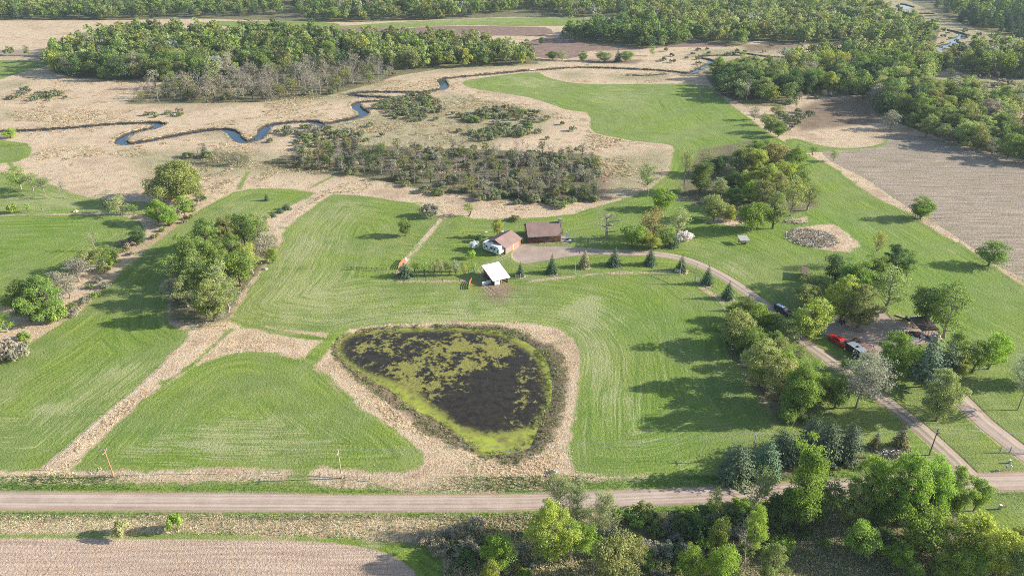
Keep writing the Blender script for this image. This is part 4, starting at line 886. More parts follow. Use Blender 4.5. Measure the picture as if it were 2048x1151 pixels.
SHRUBS = [
 ('undergrowth below the road bend', [(1230,1028),(1480,1012),(1640,1016),(1660,1075),(1560,1100),(1400,1165),(1250,1165),(1200,1090)], 3.3),
 ('undergrowth under the bottom middle trees', [(860,1060),(1010,1040),(1060,1060),(1040,1165),(900,1165),(880,1110)], 4.2),
 ('undergrowth under the bottom right trees', [(1680,1060),(1980,1050),(2060,1165),(1900,1165),(1880,1100),(1700,1070)], 5.0),
 ('undergrowth of the diagonal hedge on the left', [(10,700),(40,650),(140,600),(205,530),(290,470),(320,445),(400,400),(415,410),(345,462),(250,525),(150,620),(60,690),(20,715)], 5.5),
 ('undergrowth of the tree row by the driveway', [(1450,660),(1480,650),(1650,800),(1610,845),(1550,840),(1480,740)], 4.0),
 ('shrub patch on the near stream bank', [(540,272),(600,252),(700,258),(742,282),(690,300),(600,298)], 5.2),
 ('shrub patch inside the stream bend', [(738,216),(800,194),(868,188),(892,202),(880,226),(836,246),(784,240)], 4.6),
 ('shrub patch in the middle of the marsh', [(908,230),(1000,212),(1078,228),(1098,242),(1060,250),(1010,242),(930,244)], 5.0),
 ('shrub patch above the swamp wood', [(932,272),(1000,248),(1074,252),(1068,272),(1004,276),(962,292)], 4.8),
 ('shrub row at the left marsh', [(8,196),(20,184),(66,178),(70,190),(40,200)], 6.0),
 ('second shrub row at the left marsh', [(74,202),(84,186),(104,184),(142,190),(130,200)], 6.0),
 ('shrubs beside the oxbow', [(295,233),(330,222),(374,224),(370,232)], 6.0),
 ('shrubs along the lower swamp edge', [(900,385),(960,390),(1100,398),(1190,400),(1188,412),(1100,418),(940,404),(840,384)], 6.0),
 ('shrubs in the right marsh pocket', [(1585,230),(1620,215),(1640,228),(1610,245),(1590,245)], 6.5),
 ('scattered marsh shrubs', [(660,250),(900,200),(1180,260),(1170,300),(900,295),(660,290)], 24.0),
 ('far marsh shrubs', [(1290,130),(1340,108),(1460,96),(1560,90),(1600,96),(1550,108),(1420,118),(1380,135)], 15.0),
 ('shrubs beside the right ploughed field', [(1560,225),(1600,222),(1590,270),(1565,262)], 7.0),
]
cand = []   # everything of the woods: (px size, wood, kind, colour, x, y, h, w)
for wi, (nm, poly, sp, hh, mixd, far) in enumerate(WOODS):
    pts, d = scatter(poly, sp, 100 + wi); r = np.random.RandomState(500 + wi)
    cl = vnoise(pts[:, 0], pts[:, 1], 34, 40 + wi)
    for (x, y), c_, d_ in zip(pts, cl, d):
        k, col = pick(r, mixd)
        if k in ('round', 'loose', 'tall'):
            if c_ > .72 and r.rand() < .5: col = 'yellow' if far == 0 and r.rand() < .25 else 'feather'
            if c_ < .25 and r.rand() < .5: col = 'dark'
        h = hh * r.uniform(.55, 1.25); wd = {'round':.75,'tall':.55,'loose':.68,'pine':.52,'spruce':.5,'bare':.5,'shrub':1.5,'sparse':.7}[k] * h
        if k == 'shrub': h = r.uniform(2.2, 3.8); wd = h * 1.7
        if k == 'bare': h *= .95
        a = math.atan2(CAM_H, y); Zd = math.hypot(y, CAM_H); size = h * FPX / math.sqrt(x * x + y * y + CAM_H ** 2)
        cand.append([size, wi, k, col, x, y, h, wd])
EX = [(300,62,'loose','silver',16,14)]
for x, y, hp, wp in ((455,92,22,44),(520,98,17,36),(555,98,17,44),(835,110,22,40),(1500,62,40,50)):
    X_, Y_ = P(x, y); cand.append([0, 0, 'round', 'silver', X_, Y_, hm(y, hp) * .9, wm(y, wp)])
sh = []
for si, (nm, poly, sp) in enumerate(SHRUBS):
    pts, d = scatter(poly, sp, 300 + si); r = np.random.RandomState(700 + si)
    und = 'undergrowth' in nm
    for x, y in pts:
        h = r.uniform(1.8, 3.4) * (.75 if und else 1); sh.append([h * FPX / math.sqrt(x * x + y * y + CAM_H ** 2), si, 'shrub', (('dark','mid','grey','olive','bright')[r.randint(5)] if und else 'willow' if r.rand() < .75 else ('mid' if r.rand() < .4 else 'grey')), x, y, h, h * r.uniform(1.5, 2.2)])
shown = {'broad': 92, 'bare': 290, 'conifer': 200, 'shrub': 280}
fam = lambda k: {'round':'broad','tall':'broad','loose':'broad','sparse':'broad','pine':'conifer','spruce':'conifer','bare':'bare','shrub':'shrub'}[k]
KW2 = dict(round='round-crowned tree', tall='slim tree', loose='loose-crowned tree', pine='pine', spruce='spruce', bare='leafless grey tree', shrub='willow bush')
rest = []; allc = [(c, True) for c in cand] + [(c, False) for c in sh]
allc.sort(key=lambda t: -t[0][0])
nset = {}
for c, wood in allc:
    size, wi, k, col, x, y, h, wd = c; f = fam(k)
    if size <= 0 or nset.get(f, 0) >= shown[f] or abs(x) > y * .75 + 12: rest.append(c + [wood]); continue
    nset[f] = nset.get(f, 0) + 1
    where = (WOODS if wood else SHRUBS)[wi][0]
    plant(k, x, y, h, wd, col, '%s %s in the %s' % (COLW[col] if col != 'bare' else 'thin', KW2[k], where), 'shrub' if k == 'shrub' else 'tree', '%ss in the %s' % (KW2[k], where))

# the far-off woods: one mass per wood
def simp(gen): (tv, tf), cr = gen; return (tv, tf), cr
FARLIB = {}
for lod, (nc, nl, lf) in enumerate([(24, 44, .32), (13, 26, .55)]):
    FARLIB['round', lod] = [broadleaf(800 + i, 10, 8.4, .06, nc, nl, lf, 1.35) for i in range(4)]
    FARLIB['tall', lod] = [broadleaf(820 + i, 12, 6.4, .06, nc, nl, lf, 1.25, taper=.6) for i in range(3)]
    FARLIB['loose', lod] = [broadleaf(840 + i, 11, 7.6, .12, int(nc * .8), int(nl * .7), lf * .9, 1.2) for i in range(3)]
    FARLIB['pine', lod] = [spruce(860 + i, 14, 8.5, (12, 9)[lod], (.55, .85)[lod], start=.08, ragged=.3, dens=(.5, .34)[lod], droop=.05, power=.7) for i in range(2)]
    FARLIB['spruce', lod] = [spruce(870 + i, 7, 5.0, (12, 9)[lod], (.38, .6)[lod], dens=(.5, .36)[lod]) for i in range(2)]
    FARLIB['shrub', lod] = [shrub(880 + i, 3, 5, (10, 7)[lod], (40, 20)[lod], (.3, .5)[lod], 3) for i in range(3)]
    FARLIB['bare', lod] = [barebranch(890 + i, 10, 6, (14, 9)[lod], (4, 3)[lod], (.20, .26)[lod], lev=1) for i in range(3)]
mass = {}
fr = np.random.RandomState(77)
for c in rest:
    size, wi, k, col, x, y, h, wd, wood = c; lod = 0 if y < 520 else 1
    (tv, tf), cr = FARLIB[k, lod][fr.randint(len(FARLIB[k, lod]))]; H, W = DIM[k]
    a = fr.uniform(0, 6.28); ca, sa = math.cos(a), math.sin(a); s = wd / W; sz = h / H
    key = ('w', wi) if wood else ('s', wi)
    for part, (V, F), tint in (('t', (tv, tf), None), ('c', cr if cr is not None else (None, None), col)):
        if V is None or (part == 't' and k != 'bare' and lod == 1): continue
        V2 = np.column_stack([(V[:, 0] * ca - V[:, 1] * sa) * s + x, (V[:, 0] * sa + V[:, 1] * ca) * s + y, V[:, 2] * sz - .05])
        tc = .84 * np.array(jitter(PAL[tint], .2) if tint else ((.15, .13, .105) if k != 'bare' else jitter((.31, .275, .24), .2)))
        mass.setdefault(key, Acc()).add(V2, F, np.tile(tc, (len(V2), 1)))
for key, acc in mass.items():
    V, F = acc.get(); me = mesh_np('woodland', V, F, LEAFM, {'tint': np.concatenate(acc.A)})
    nm = WOODS[key[1]][0] if key[0] == 'w' else SHRUBS[key[1]][0]
    scrub = key[0] == 's' or 'scrub' in nm
    o = link('scrub' if scrub else 'woodland', me); tag(o, ('low willow scrub, ' if scrub else 'mass of treetops, ') + nm, 'scrub' if scrub else 'woodland', None, 'stuff')
print('WOODS cand', len(cand), 'shrubs', len(sh), 'rest', len(rest), nset, 'faces', sum(sum(len(f) for f in a.F) for a in mass.values()))

# ---- tufts of dry reed and weeds: small upright blades gathered as ground cover
def tufts(name, label, cat, pts, hh, ww, cols, seed, blades=3):
    r = np.random.RandomState(seed); n = len(pts); V = []; T = []
    b = np.repeat(pts, blades, 0); m = len(b); a = r.uniform(0, 6.28, m); h = hh * r.uniform(.5, 1.3, m); w_ = ww * r.uniform(.5, 1.2, m)
    base = np.column_stack([b + r.normal(0, ww * .8, (m, 2)), np.full(m, -.1)]); u = np.column_stack([np.cos(a), np.sin(a), np.zeros(m)])
    lean = np.column_stack([r.normal(0, .35, (m, 2)) * h[:, None], h]); 
    V = np.stack([base - u * w_[:, None] * .5, base + u * w_[:, None] * .5, base + u * w_[:, None] * .06 + lean, base - u * w_[:, None] * .10 + lean * .9], 1).reshape(-1, 3)
    cc_ = np.array(cols)[r.randint(0, len(cols), n)] * r.uniform(.75, 1.2, (n, 1)); tint = np.repeat(np.repeat(cc_, blades, 0), 4, 0)
    me = mesh_np(name, V, np.arange(m * 4).reshape(-1, 4), LEAFM, {'tint': tint}); o = link(name, me); tag(o, label, cat, None, 'stuff')
def rand_in(poly, n, seed, cond):
    poly = np.asarray(poly); r = np.random.RandomState(seed); lo = poly.min(0); hi = poly.max(0); x = r.uniform(lo[0], hi[0], n); y = r.uniform(lo[1], hi[1], n)
    F = fields(x, y); k = cond(F, x, y); return np.column_stack([x, y])[k]
TANS = [(.76, .63, .44), (.82, .70, .51), (.70, .57, .39), (.86, .75, .56)]; GRNS = [(.17, .28, .07), (.23, .34, .09), (.13, .21, .06)]
around = PA([(640,640),(1170,640),(1180,700),(1160,950),(640,965),(640,900)])
tp = rand_in(PA([(250,650),(640,640),(1190,640),(1190,965),(640,970),(90,965),(80,930)]), 90000, 1, lambda F, x, y: (F['green'] < (vnoise(x, y, 1.6, 61) - .72) * 6) & (F['weed'] < -.5) & (F['dirt'] < -.6) & (F['plough'] < -.5))
tufts('dry_grass', 'dry straw-coloured grass round the pond and fence lines', 'dry grass', tp, .26, .12, TANS, 5, 5)
tp = rand_in(around, 60000, 2, lambda F, x, y: (F['pond'] < .0) & (F['weed'] > -.5))
tufts('pond_weeds', 'green and brown weeds growing on the pond margin', 'weeds', tp[(vnoise(tp[:,0], tp[:,1], 1.1, 88) + .5 * vnoise(tp[:,0], tp[:,1], 4, 89)) > .76], .28, .14, GRNS + [(.30, .24, .15), (.55, .45, .31), (.62, .51, .36), (.20, .27, .08)], 6, 4)
tp = rand_in(PA([(-60,1025),(2100,1025),(2100,1160),(-60,1160)]), 60000, 3, lambda F, x, y: (F['dirt'] < -.8) & (F['plough'] < -.4) & ((F['green'] < 0) | (F['wood'] > 0)))
tufts('ditch_grass', 'dry and green grass in the ditch below the road', 'grass', tp, .32, .14, TANS + GRNS[:2], 7, 4)
tp = rand_in(PA([(-60,965),(2100,950),(2100,1040),(-60,1025)]), 40000, 4, lambda F, x, y: (F['dirt'] < -.5) & (F['dirt'] > -5) & (F['plough'] < -.5))
tufts('verge_grass', 'long green grass on the verges of the gravel road', 'grass', tp, .3, .15, GRNS + [(.13, .23, .05)], 8)
tp = rand_in(PA([(-100,235),(700,175),(1350,160),(1350,330),(1250,430),(900,425),(640,380),(440,380),(200,400),(-100,340)]), 90000, 9, lambda F, x, y: (F['green'] < -1.5) & (F['stream'] > 4) & (vnoise(x, y, 22, 31) + vnoise(x, y, 5, 32) * .6 > .98 ))
tufts('marsh_tussocks', 'dark and straw tussocks of marsh grass', 'marsh grass', tp, .5, .28, [(.55, .44, .30), (.70, .57, .40), (.36, .31, .18), (.28, .29, .14), (.62, .48, .34)], 10, 6)
tp = rand_in(PA([(-100,300),(-100,230),(1700,90),(1700,130),(1350,170),(900,220),(560,300)]), 200000, 11, lambda F, x, y: (F['stream'] > 2.9) & (F['stream'] < 4.6))
tufts('bank_sedge', 'dark sedge tussocks lining the stream banks', 'sedge', tp, .6, .25, [(.30, .26, .14), (.40, .33, .20), (.24, .27, .12), (.62, .5, .35)], 12, 5)
# ================================================================ BUILDINGS, VEHICLES, FENCES
def wood_logs(name, col, step=.28):
    m = M(name); tc = m.n('ShaderNodeTexCoord').outputs['Object']; s = m.n('ShaderNodeSeparateXYZ'); m.L(tc, s.inputs[0])
    wv = m.math('FRACT', m.math('MULTIPLY', s.outputs[2], 1 / step)); gap = m.step(m.math('ABSOLUTE', m.math('SUBTRACT', wv, .5)), .36, .5)
    n = m.noise(m.vmul(tc, (.5, .5, 4)), 2.0, 4); c = m.ramp(n, [(.3, tuple(x * .7 for x in col)), (.7, tuple(min(1, x * 1.3) for x in col))])
    c = m.mix(gap, c, tuple(x * .3 for x in col)); return m.surf(c, .75, 0, m.bump(gap, -.6, .06), .2)
def ribbed(name, col, step=.4, axis=0, rough=.45, metal=.0, var=.08):
    m = M(name); tc = m.n('ShaderNodeTexCoord').outputs['Object']; s = m.n('ShaderNodeSeparateXYZ'); m.L(tc, s.inputs[0])
    wv = m.math('FRACT', m.math('MULTIPLY', s.outputs[axis], 1 / step)); rib = m.step(m.math('ABSOLUTE', m.math('SUBTRACT', wv, .5)), .38, .46)
    n = m.noise(tc, .7, 4); c = m.ramp(n, [(.3, tuple(x * (1 - var) for x in col)), (.7, tuple(min(1, x * (1 + var)) for x in col))])
    return m.surf(m.mix(m.math('MULTIPLY', rib, .25), c, tuple(x * .6 for x in col)), rough, metal, m.bump(rib, .6, .05), .4)
def shingles(name, col):
    m = M(name); tc = m.n('ShaderNodeTexCoord').outputs['Object']; n = m.noise(m.vmul(tc, (1.2, 3, 3)), 2.2, 5, .75); n2 = m.noise(tc, .35, 3)
    v = m.math('ADD', m.math('MULTIPLY', n, .7), m.math('MULTIPLY', n2, .3))
    return m.surf(m.ramp(v, [(.35, tuple(x * .7 for x in col)), (.5, col), (.66, tuple(x * 1.3 for x in col))]), .95, 0, m.bump(n, .5, .04), .1)
LOGS = wood_logs('brown_logs', (.30, .135, .060)); LOGY = wood_logs('honey_logs', (.55, .29, .10)); SIDING = wood_logs('brown_siding', (.155, .10, .085), .2)
SHING = shingles('brown_shingles', (.27, .185, .165)); WHITE = simple('white_paint', (.78, .79, .80), .35, var=.03); WROOF = ribbed('white_metal_roof', (.86, .86, .84), .6, 0, .35, 0, .04)
DKWOOD = simple('dark_brown_wood', (.14, .075, .05), .8, var=.25, stretch=(1, 1, .3)); TRIM = simple('orange_brown_trim', (.42, .18, .07), .6, var=.15); STONE = simple('chimney_stone', (.36, .33, .30), .95, var=.45, scale=5, bump=.8)
GLASS = simple('dark_glass', (.018, .024, .03), .06, var=.1, spec=.7); GREYP = simple('grey_paint', (.36, .35, .345), .6); GDOOR = simple('garage_door_taupe', (.30, .235, .215), .6, stretch=(.2, .2, 5), var=.1)
BLACK = simple('black_rubber', (.018, .018, .02), .7, var=.2); CHROME = simple('bright_metal', (.60, .61, .63), .22, 1.0, var=.05); RED = simple('red_car_paint', (.62, .018, .022), .22, var=.03, spec=.6)
BLKP = simple('black_car_paint', (.016, .022, .032), .14, var=.1, spec=.7); TRB = simple('black_trailer_side', (.014, .015, .018), .25, var=.2, spec=.5); TRTOP = simple('pale_blue_metal_roof_and_reflection', (.55, .62, .70), .25, .6, var=.12, scale=1.5)
RVW = simple('travel_trailer_white', (.80, .82, .83), .3, var=.03); RVB = simple('teal_dark_stripe', (.02, .055, .075), .3, var=.2); POLEW = simple('weathered_pole', (.40, .345, .28), .9, var=.25, stretch=(1, 1, .2)); POLEO = simple('orange_brown_pole', (.42, .22, .11), .85, var=.2, stretch=(1, 1, .2)); POLED = simple('dark_pole', (.17, .14, .11), .9, var=.25)
ORANGE = simple('orange_plastic_mesh', (.66, .17, .08), .5, var=.15); GALV = simple('galvanised_steel', (.46, .48, .50), .4, .7, var=.15); DKMET = simple('dark_green_steel', (.05, .075, .07), .5, .3, var=.2); RUST = ribbed('brown_ribbed_steel', (.23, .13, .105), .35, 1, .7)
GREEN_G = simple('green_gate_paint', (.03, .26, .13), .45, var=.1); CONC = simple('pavers', (.37, .30, .275), .9, var=.25, scale=4, bump=.3); STICK = simple('dead_brush', (.74, .60, .46), .95, var=.35, scale=3); SAND = simple('spilled_sand', (.55, .44, .30), .95)
YELP = simple('lamp_amber', (.8, .5, .2), .4); SKIN = simple('skin', (.50, .32, .23), .6, var=.05); CLOTH = simple('dark_jacket', (.028, .035, .05), .9, var=.2); JEAN = simple('dark_jeans', (.04, .055, .09), .9, var=.2); HAIR = simple('brown_hair', (.05, .03, .02), .8)
ROOFG = ribbed('grey_metal_roof', (.42, .41, .41), .5, 0, .5); DKROOF = shingles('dark_brown_roof', (.11, .085, .075)); WOODP = simple('weathered_planks', (.30, .25, .20), .9, var=.35, stretch=(1, 4, 1)); LIGHTW = ribbed('pale_blue_white_steel_wall', (.66, .72, .76), .3, 0, .5)
BLUETARP = simple('blue_white_tarp', (.45, .55, .66), .5, var=.35, scale=1.2, bump=.5); TIRE = BLACK

def frame(a, b):
    A = P(*a); B = P(*b); d = (B[0] - A[0], B[1] - A[1]); return A, math.atan2(d[1], d[0]), math.hypot(*d)

# ---- log house
def log_house():
    A, rz, W = frame((1057, 487), (1121, 483.5)); e = empty('log_house', (*A, 0), rz, 'brown log house with a big shingled roof and covered front porch', 'house')
    D, yr, hr, ye, he = 9.6, 5.0, 5.5, -.45, 2.65; pf = 2.1
    MB().hexa([(0, pf), (W, pf), (W, D), (0, D)], 0, 2.75).prism_x([(pf, 2.75), (D, 2.75), (yr, hr - .12)], 0, W).build('log_wall', LOGS, e)
    rf = MB(); o = .35; t = .16
    rf.prism_x([(ye, he), (yr, hr), (yr, hr + t), (ye, he + t)], -o, W + o).prism_x([(yr, hr), (D + .4, 2.6), (D + .4, 2.6 + t), (yr, hr + t)], -o, W + o)
    r = rf.build('roof', SHING, e)
    MB().box(-o - .04, -o - .003, ye, ye + .02, he - .15, he + t).prism_x([(ye - .035, he - .12), (ye - .005, he - .12), (ye - .005, he + .18), (ye - .035, he + .18)], -o, W + o).build('fascia', GREYP, r)
    c = MB().box(W + .02, W + .95, yr - .9, yr + .5, 0, hr + 1.1).box(W - .05, W + 1.02, yr - .97, yr + .57, hr + 1.1, hr + 1.25).build('chimney', STONE, e)
    MB().box(W + .25, W + .7, yr - .45, yr, hr + 1.25, hr + 1.6).build('chimney_pot', GREYP, c)
    MB().box(W + .951, W + 1.03, yr - 1.2, yr - .92, 0, hr - .6).build('downpipe', WHITE, e)
    MB().box(0.0, W, -.1, pf - .01, .0, .35).build('porch_floor', DKWOOD, e)
    for x in (0.12, W * .26, W * .49, W * .62, W * .8, W - .14): MB().box(x - .11, x + .11, 0, .22, .35, 2.62).build('porch_post', DKWOOD, e)
    for x0, x1 in ((.25, W * .26 - .13), (W * .26 + .13, W * .49 - .13), (W * .62 + .13, W * .8 - .13), (W * .8 + .13, W - .27)):
        rb = MB().box(x0, x1, .05, .15, 1.15, 1.25).box(x0, x1, .05, .15, .5, .58); k = int((x1 - x0) / .16)
        for q in range(k): xx = x0 + (q + .5) * (x1 - x0) / k; rb.box(xx - .025, xx + .025, .07, .13, .58, 1.15)
        rb.build('railing', LOGS, e)
    MB().box(W * .5, W * .61, -.45, -.11, 0, .2).box(W * .5, W * .61, -.8, -.46, 0, .1).build('porch_steps', WOODP, e)
    MB().box(W * .66, W - .3, pf - .04, pf - .003, .45, 2.4).build('honey_log_panel', LOGY, e)
    d = MB().box(W * .53, W * .53 + .95, pf - .08, pf - .045, .36, 2.4).build('door', DKWOOD, e); MB().box(W * .53 + .8, W * .53 + .86, pf - .13, pf - .081, 1.3, 1.42).build('handle', CHROME, d)
    for x0 in (W * .09, W * .33, W * .72): 
        f = MB().box(x0 - .07, x0 + 1.17, pf - .07, pf - .045, 1.2, 2.3).build('window', WHITE, e); MB().box(x0, x0 + 1.1, pf - .085, pf - .072, 1.27, 2.23).build('pane', GLASS, f)
    for y0 in (3.4, 6.6):
        f = MB().box(-.05, -.003, y0 - .07, y0 + 1.07, 1.1, 2.25).build('window', WHITE, e); MB().box(-.065, -.052, y0, y0 + 1, 1.17, 2.18).build('pane', GLASS, f)
    # deck and stairs on the right back side
    dk = MB().box(W + .02, W + 2.0, yr + .6, D - .2, .9, 1.05)
    for x, y in ((W + 1.9, yr + .7), (W + 1.9, D - .35), (W + .12, D - .35)): dk.box(x - .06, x + .06, y - .06, y + .06, 0, 2.0)
    dk.box(W + 1.86, W + 1.94, yr + .76, D - .42, 1.85, 1.95).box(W + .2, W + 1.8, D - .39, D - .31, 1.85, 1.95).build('back_deck', DKWOOD, e)
    return A, rz, W
hA, hrz, hW = log_house()
def loc2(A, rz, x, y): return (A[0] + x * math.cos(rz) - y * math.sin(rz), A[1] + x * math.sin(rz) + y * math.cos(rz))
pv = empty('patio', (*loc2(hA, hrz, hW + .3, -1.2), 0), hrz); pv['kind'] = 'structure'
MB().hexa([(0.1, 0), (3.6, -.1), (2.2, 5.3), (.2, 5.2)], -.1, .06).hexa([(-8, .3), (0.08, .3), (0.08, 1.0), (-8, 1.0)], -.1, .055).build('pavers', CONC, pv)
# white posts (well head / bird houses) by the patio
def post_thing(name, x, y, label, cat, build):
    e = empty(name, (*P(x, y), 0), 0, label, cat); build(e); return e
post_thing('bird_house_post', 1132.5, 476.5, 'white post with a small house on top beside the patio', 'bird house', lambda e: (MB().box(-.11, .11, -.11, .11, 0, 1.9).build('post', WHITE, e), MB().box(-.25, .25, -.25, .25, 1.9, 2.3).prism_y([(-.32, 2.3), (.32, 2.3), (0, 2.6)], -.3, .3).build('house', WHITE, e)))
post_thing('garden_post', 1136.5, 478.3, 'plain white post standing over a small dark tub', 'post', lambda e: (MB().box(-.1, .1, -.1, .1, 0, 2.0).box(-.1, -.6, -.04, .04, 1.7, 1.8).build('post', WHITE, e), MB().disc((0, -.3, .2), .5, .4, 'z').build('tub', BLACK, e)))
def tank(e):
    MB().tube([(-.5, 0, .55), (-.42, 0, .55), (.42, 0, .55), (.5, 0, .55)], [.2, .42, .42, .2], 12).build('tank_body', WHITE, e); MB().box(-.3, -.2, -.25, .25, 0, .25).box(.2, .3, -.25, .25, 0, .25).build('tank_feet', GREYP, e)
post_thing('gas_tank', 1139.5, 483.5, 'small white gas tank at the corner of the patio', 'tank', tank)

# ---- garage
def garage():
    A, rz, W = frame((1010.8, 508.8), (1041, 490)); D = 8.2; e = empty('brown_garage', (*A, 0), rz, 'long brown garage with two overhead doors and a shingled gable roof', 'garage')
    hw, hr = 2.4, 4.3
    MB().hexa([(0, 0), (W, 0), (W, D), (0, D)], 0, hw).prism_x([(0, hw), (D, hw), (D / 2, hr - .1)], 0, W).build('wall', SIDING, e)
    t = .15; o = .45; s = (hr - hw) / (D / 2)
    r = MB().prism_x([(-o, hw - s * o + .12), (D / 2, hr + .12), (D / 2, hr + .12 + t), (-o, hw - s * o + .12 + t)], -.4, W + .4).prism_x([(D / 2, hr + .12), (D + o, hw - s * o + .12), (D + o, hw - s * o + .12 + t), (D / 2, hr + .12 + t)], -.4, W + .4).build('roof', SHING, e)
    MB().bar((W * .55, D * .68, 3.2), (W * .55, D * .68, 4.7), .12, 10).bar((W * .55, D * .68, 4.7), (W * .55, D * .68, 4.85), .19, 10).build('vent_pipe', CHROME, r)
    for x0, x1 in ((.04, .41), (.58, .93)):
        g = MB().box(W * x0, W * x1, -.05, -.004, 0.02, 2.15); dd = g.build('garage_door', GDOOR, e)
        g2 = MB()
        for q in range(1, 4): g2.box(W * x0, W * x1, -.062, -.053, q * .53, q * .53 + .02)
        g2.build('panel_lines', DKWOOD, dd)
    d = MB().box(W * .475, W * .475 + .9, -.06, -.004, 0.05, 2.1).build('door', WHITE, e); MB().box(W * .475 + .76, W * .475 + .82, -.1, -.061, .95, 1.07).build('handle', CHROME, d)
    for x in (.0, .43, .545, .95): MB().box(W * x + .01, W * x + .32, -.07, -.003, 0, 2.3).build('corner_board', TRIM, e)
    f = MB().box(W * .435 + .4, W * .435 + .42 + .3, -.05, -.004, 1.0, 2.0).build('window', BLACK, e)
    p = MB().box(W + .02, W + 2.6, .4, 3.0, 2.1, 2.25).build('breezeway_roof', SHING, e); MB().box(W + 2.3, W + 2.45, .55, .7, 0, 2.1).box(W + 2.3, W + 2.45, 2.6, 2.75, 0, 2.1).build('breezeway_post', WHITE, p)
    MB().box(W + .003, W + .05, 1.0, 1.9, 0, 2.0).build('side_door', WHITE, e)
garage()

def wheel(e, x, y, r=.38, w_=.26, name='wheel'):
    t = MB().disc((x, y, r), r, w_, 'y', 18).build(name, TIRE, e); sgn = 1 if y > 0 else -1
    MB().disc((x, y + sgn * (w_ / 2 + .006), r), r * .6, .03, 'y', 14).build('rim', CHROME, t); return t
# ---- travel trailer
def travel_trailer():
    A, rz, L = frame((965.5, 499.5), (1002.5, 514)); W = 2.5; e = empty('travel_trailer', (*A, 0), rz, 'white travel trailer with dark teal graphics parked against the garage', 'travel trailer')
    L -= .8
    MB().prism_y([(0, .6), (.1, .45), (L - .35, .45), (L, .9), (L + .1, 1.5), (L - .5, 3.0), (L - .8, 3.12), (.25, 3.12), (0, 2.9)], 0, W).build('body', RVW, e, .04)
    for x0, x1, z0, z1 in ((.15, 1.1, .9, 1.05), (.9, 1.1, 1.05, 2.6), (.3, 1.2, 2.45, 2.62), (2.1, 2.25, .8, 2.3), (2.25, 3.3, .8, .95), (3.2, 3.32, .95, 1.7), (5.0, 6.3, .75, .92), (4.6, 7.3, 2.55, 2.68), (6.6, 7.0, 1.0, 1.9)):
        if x1 < L: MB().box(x0, x1, -.012, -.003, z0, z1).build('dark_stripe', RVB, e)
    for x0, x1 in ((1.35, 2.0), (3.5, 4.5), (5.2, 5.9)):
        f = MB().box(x0, x1, -.03, -.002, 1.55, 2.3).build('window', BLACK, e); MB().box(x0 + .06, x1 - .06, -.04, -.031, 1.61, 2.24).build('pane', GLASS, f)
    d = MB().box(4.6, 5.15, -.028, -.002, .6, 2.4).build('door', GREYP, e); MB().box(5.03, 5.1, -.06, -.029, 1.4, 1.5).build('handle', CHROME, d)
    MB().box(2.6, 3.5, .8, 1.7, 3.13, 3.4).build('air_conditioner', WHITE, e, .05); MB().box(4.4, 4.8, 1.0, 1.4, 3.13, 3.25).build('roof_vent', GREYP, e); MB().box(1.0, 1.4, 1.0, 1.4, 3.13, 3.25).build('roof_vent', GREYP, e)
    for x in (3.1, 3.95):
        for y in (.12, W - .12): wheel(e, x, y - (W / 2) * 0, .34, .22)
    MB().tube([(L, W / 2 - .5, .5), (L + 1.1, W / 2, .5)], .06).tube([(L, W / 2 + .5, .5), (L + 1.1, W / 2, .5)], .06).bar((L + .95, W / 2, 0), (L + .95, W / 2, .75), .05).build('hitch', GALV, e)
    MB().bar((-.12, W - .3, 1.6), (-.12, W - .3, 3.9), .04).box(-.3, .05, W - .32, W - .27, 3.6, 3.9).build('antenna', WHITE, e)
travel_trailer()

# ---- loafing shed with white mono-pitch roof
def white_shed():
    A = P(967.5, 551.0); B = P(989.5, 570); Cc = P(996, 544.5); rz = math.atan2(Cc[1] - A[1], Cc[0] - A[0]); W = math.hypot(Cc[0] - A[0], Cc[1] - A[1])
    v = (B[0] - A[0], B[1] - A[1]); ca, sa = math.cos(-rz), math.sin(-rz); bx, by = v[0] * ca - v[1] * sa, v[0] * sa + v[1] * ca   # low side in local frame (by < 0)
    e = empty('white_roofed_shed', (*A, 0), rz, 'open farm shed with a bright white single-slope metal roof', 'shed')
    hi, lo = 3.3, 1.75; c = [(0, 0), (W, 0), (W, by), (0, by)]
    MB().box(0, .12, by, 0, 0, 1).hexa([(0, 0), (0, by), (.12, by), (.12, 0)], 0, [hi, lo, lo, hi]).build('side_wall', SIDING, e)
    MB().hexa([(W - .12, 0), (W, 0), (W, by), (W - .12, by)], 0, [hi, hi, lo, lo]).build('side_wall', SIDING, e)
    MB().box(.13, W * .45, by + .003, by + .12, 0, lo - .05).build('steel_wall', LIGHTW, e)
    MB().box(W * .52, W - .14, by + .003, by + .1, .3, .42).box(W * .52, W - .14, by + .003, by + .1, .8, .92).build('board_rail', TRIM, e)
    MB().box(.13, W - .13, -.12, -.003, 0, hi - .1).build('back_wall', WOODP, e)
    g = .5; s = (hi - lo) / -by
    MB().hexa([(-g, g), (-g, by - g), (W + g, by - g), (W + g, g)], [hi + s * g + .03, lo - s * g + .03, lo - s * g + .03, hi + s * g + .03], [hi + s * g + .12, lo - s * g + .12, lo - s * g + .12, hi + s * g + .12]).build('roof', WROOF, e)
    for x in (.2, W * .5, W - .25): MB().box(x, x + .14, by - .16, by - .02, 0, lo - .02).build('post', POLEW, e)
    # windbreak wing of pale steel left of the shed
    w2 = empty('steel_windbreak', (*P(978, 567), 0), rz + .12, 'low pale corrugated steel windbreak in front of the white roofed shed', 'fence')
    MB().box(-2.4, 1.6, -.05, .05, .05, 1.2).build('steel_sheet', LIGHTW, w2)
    for x in (-2.4, -.4, 1.6): MB().box(x - .06, x + .06, .055, .17, 0, 1.35).build('post', POLEW, w2)
white_shed()

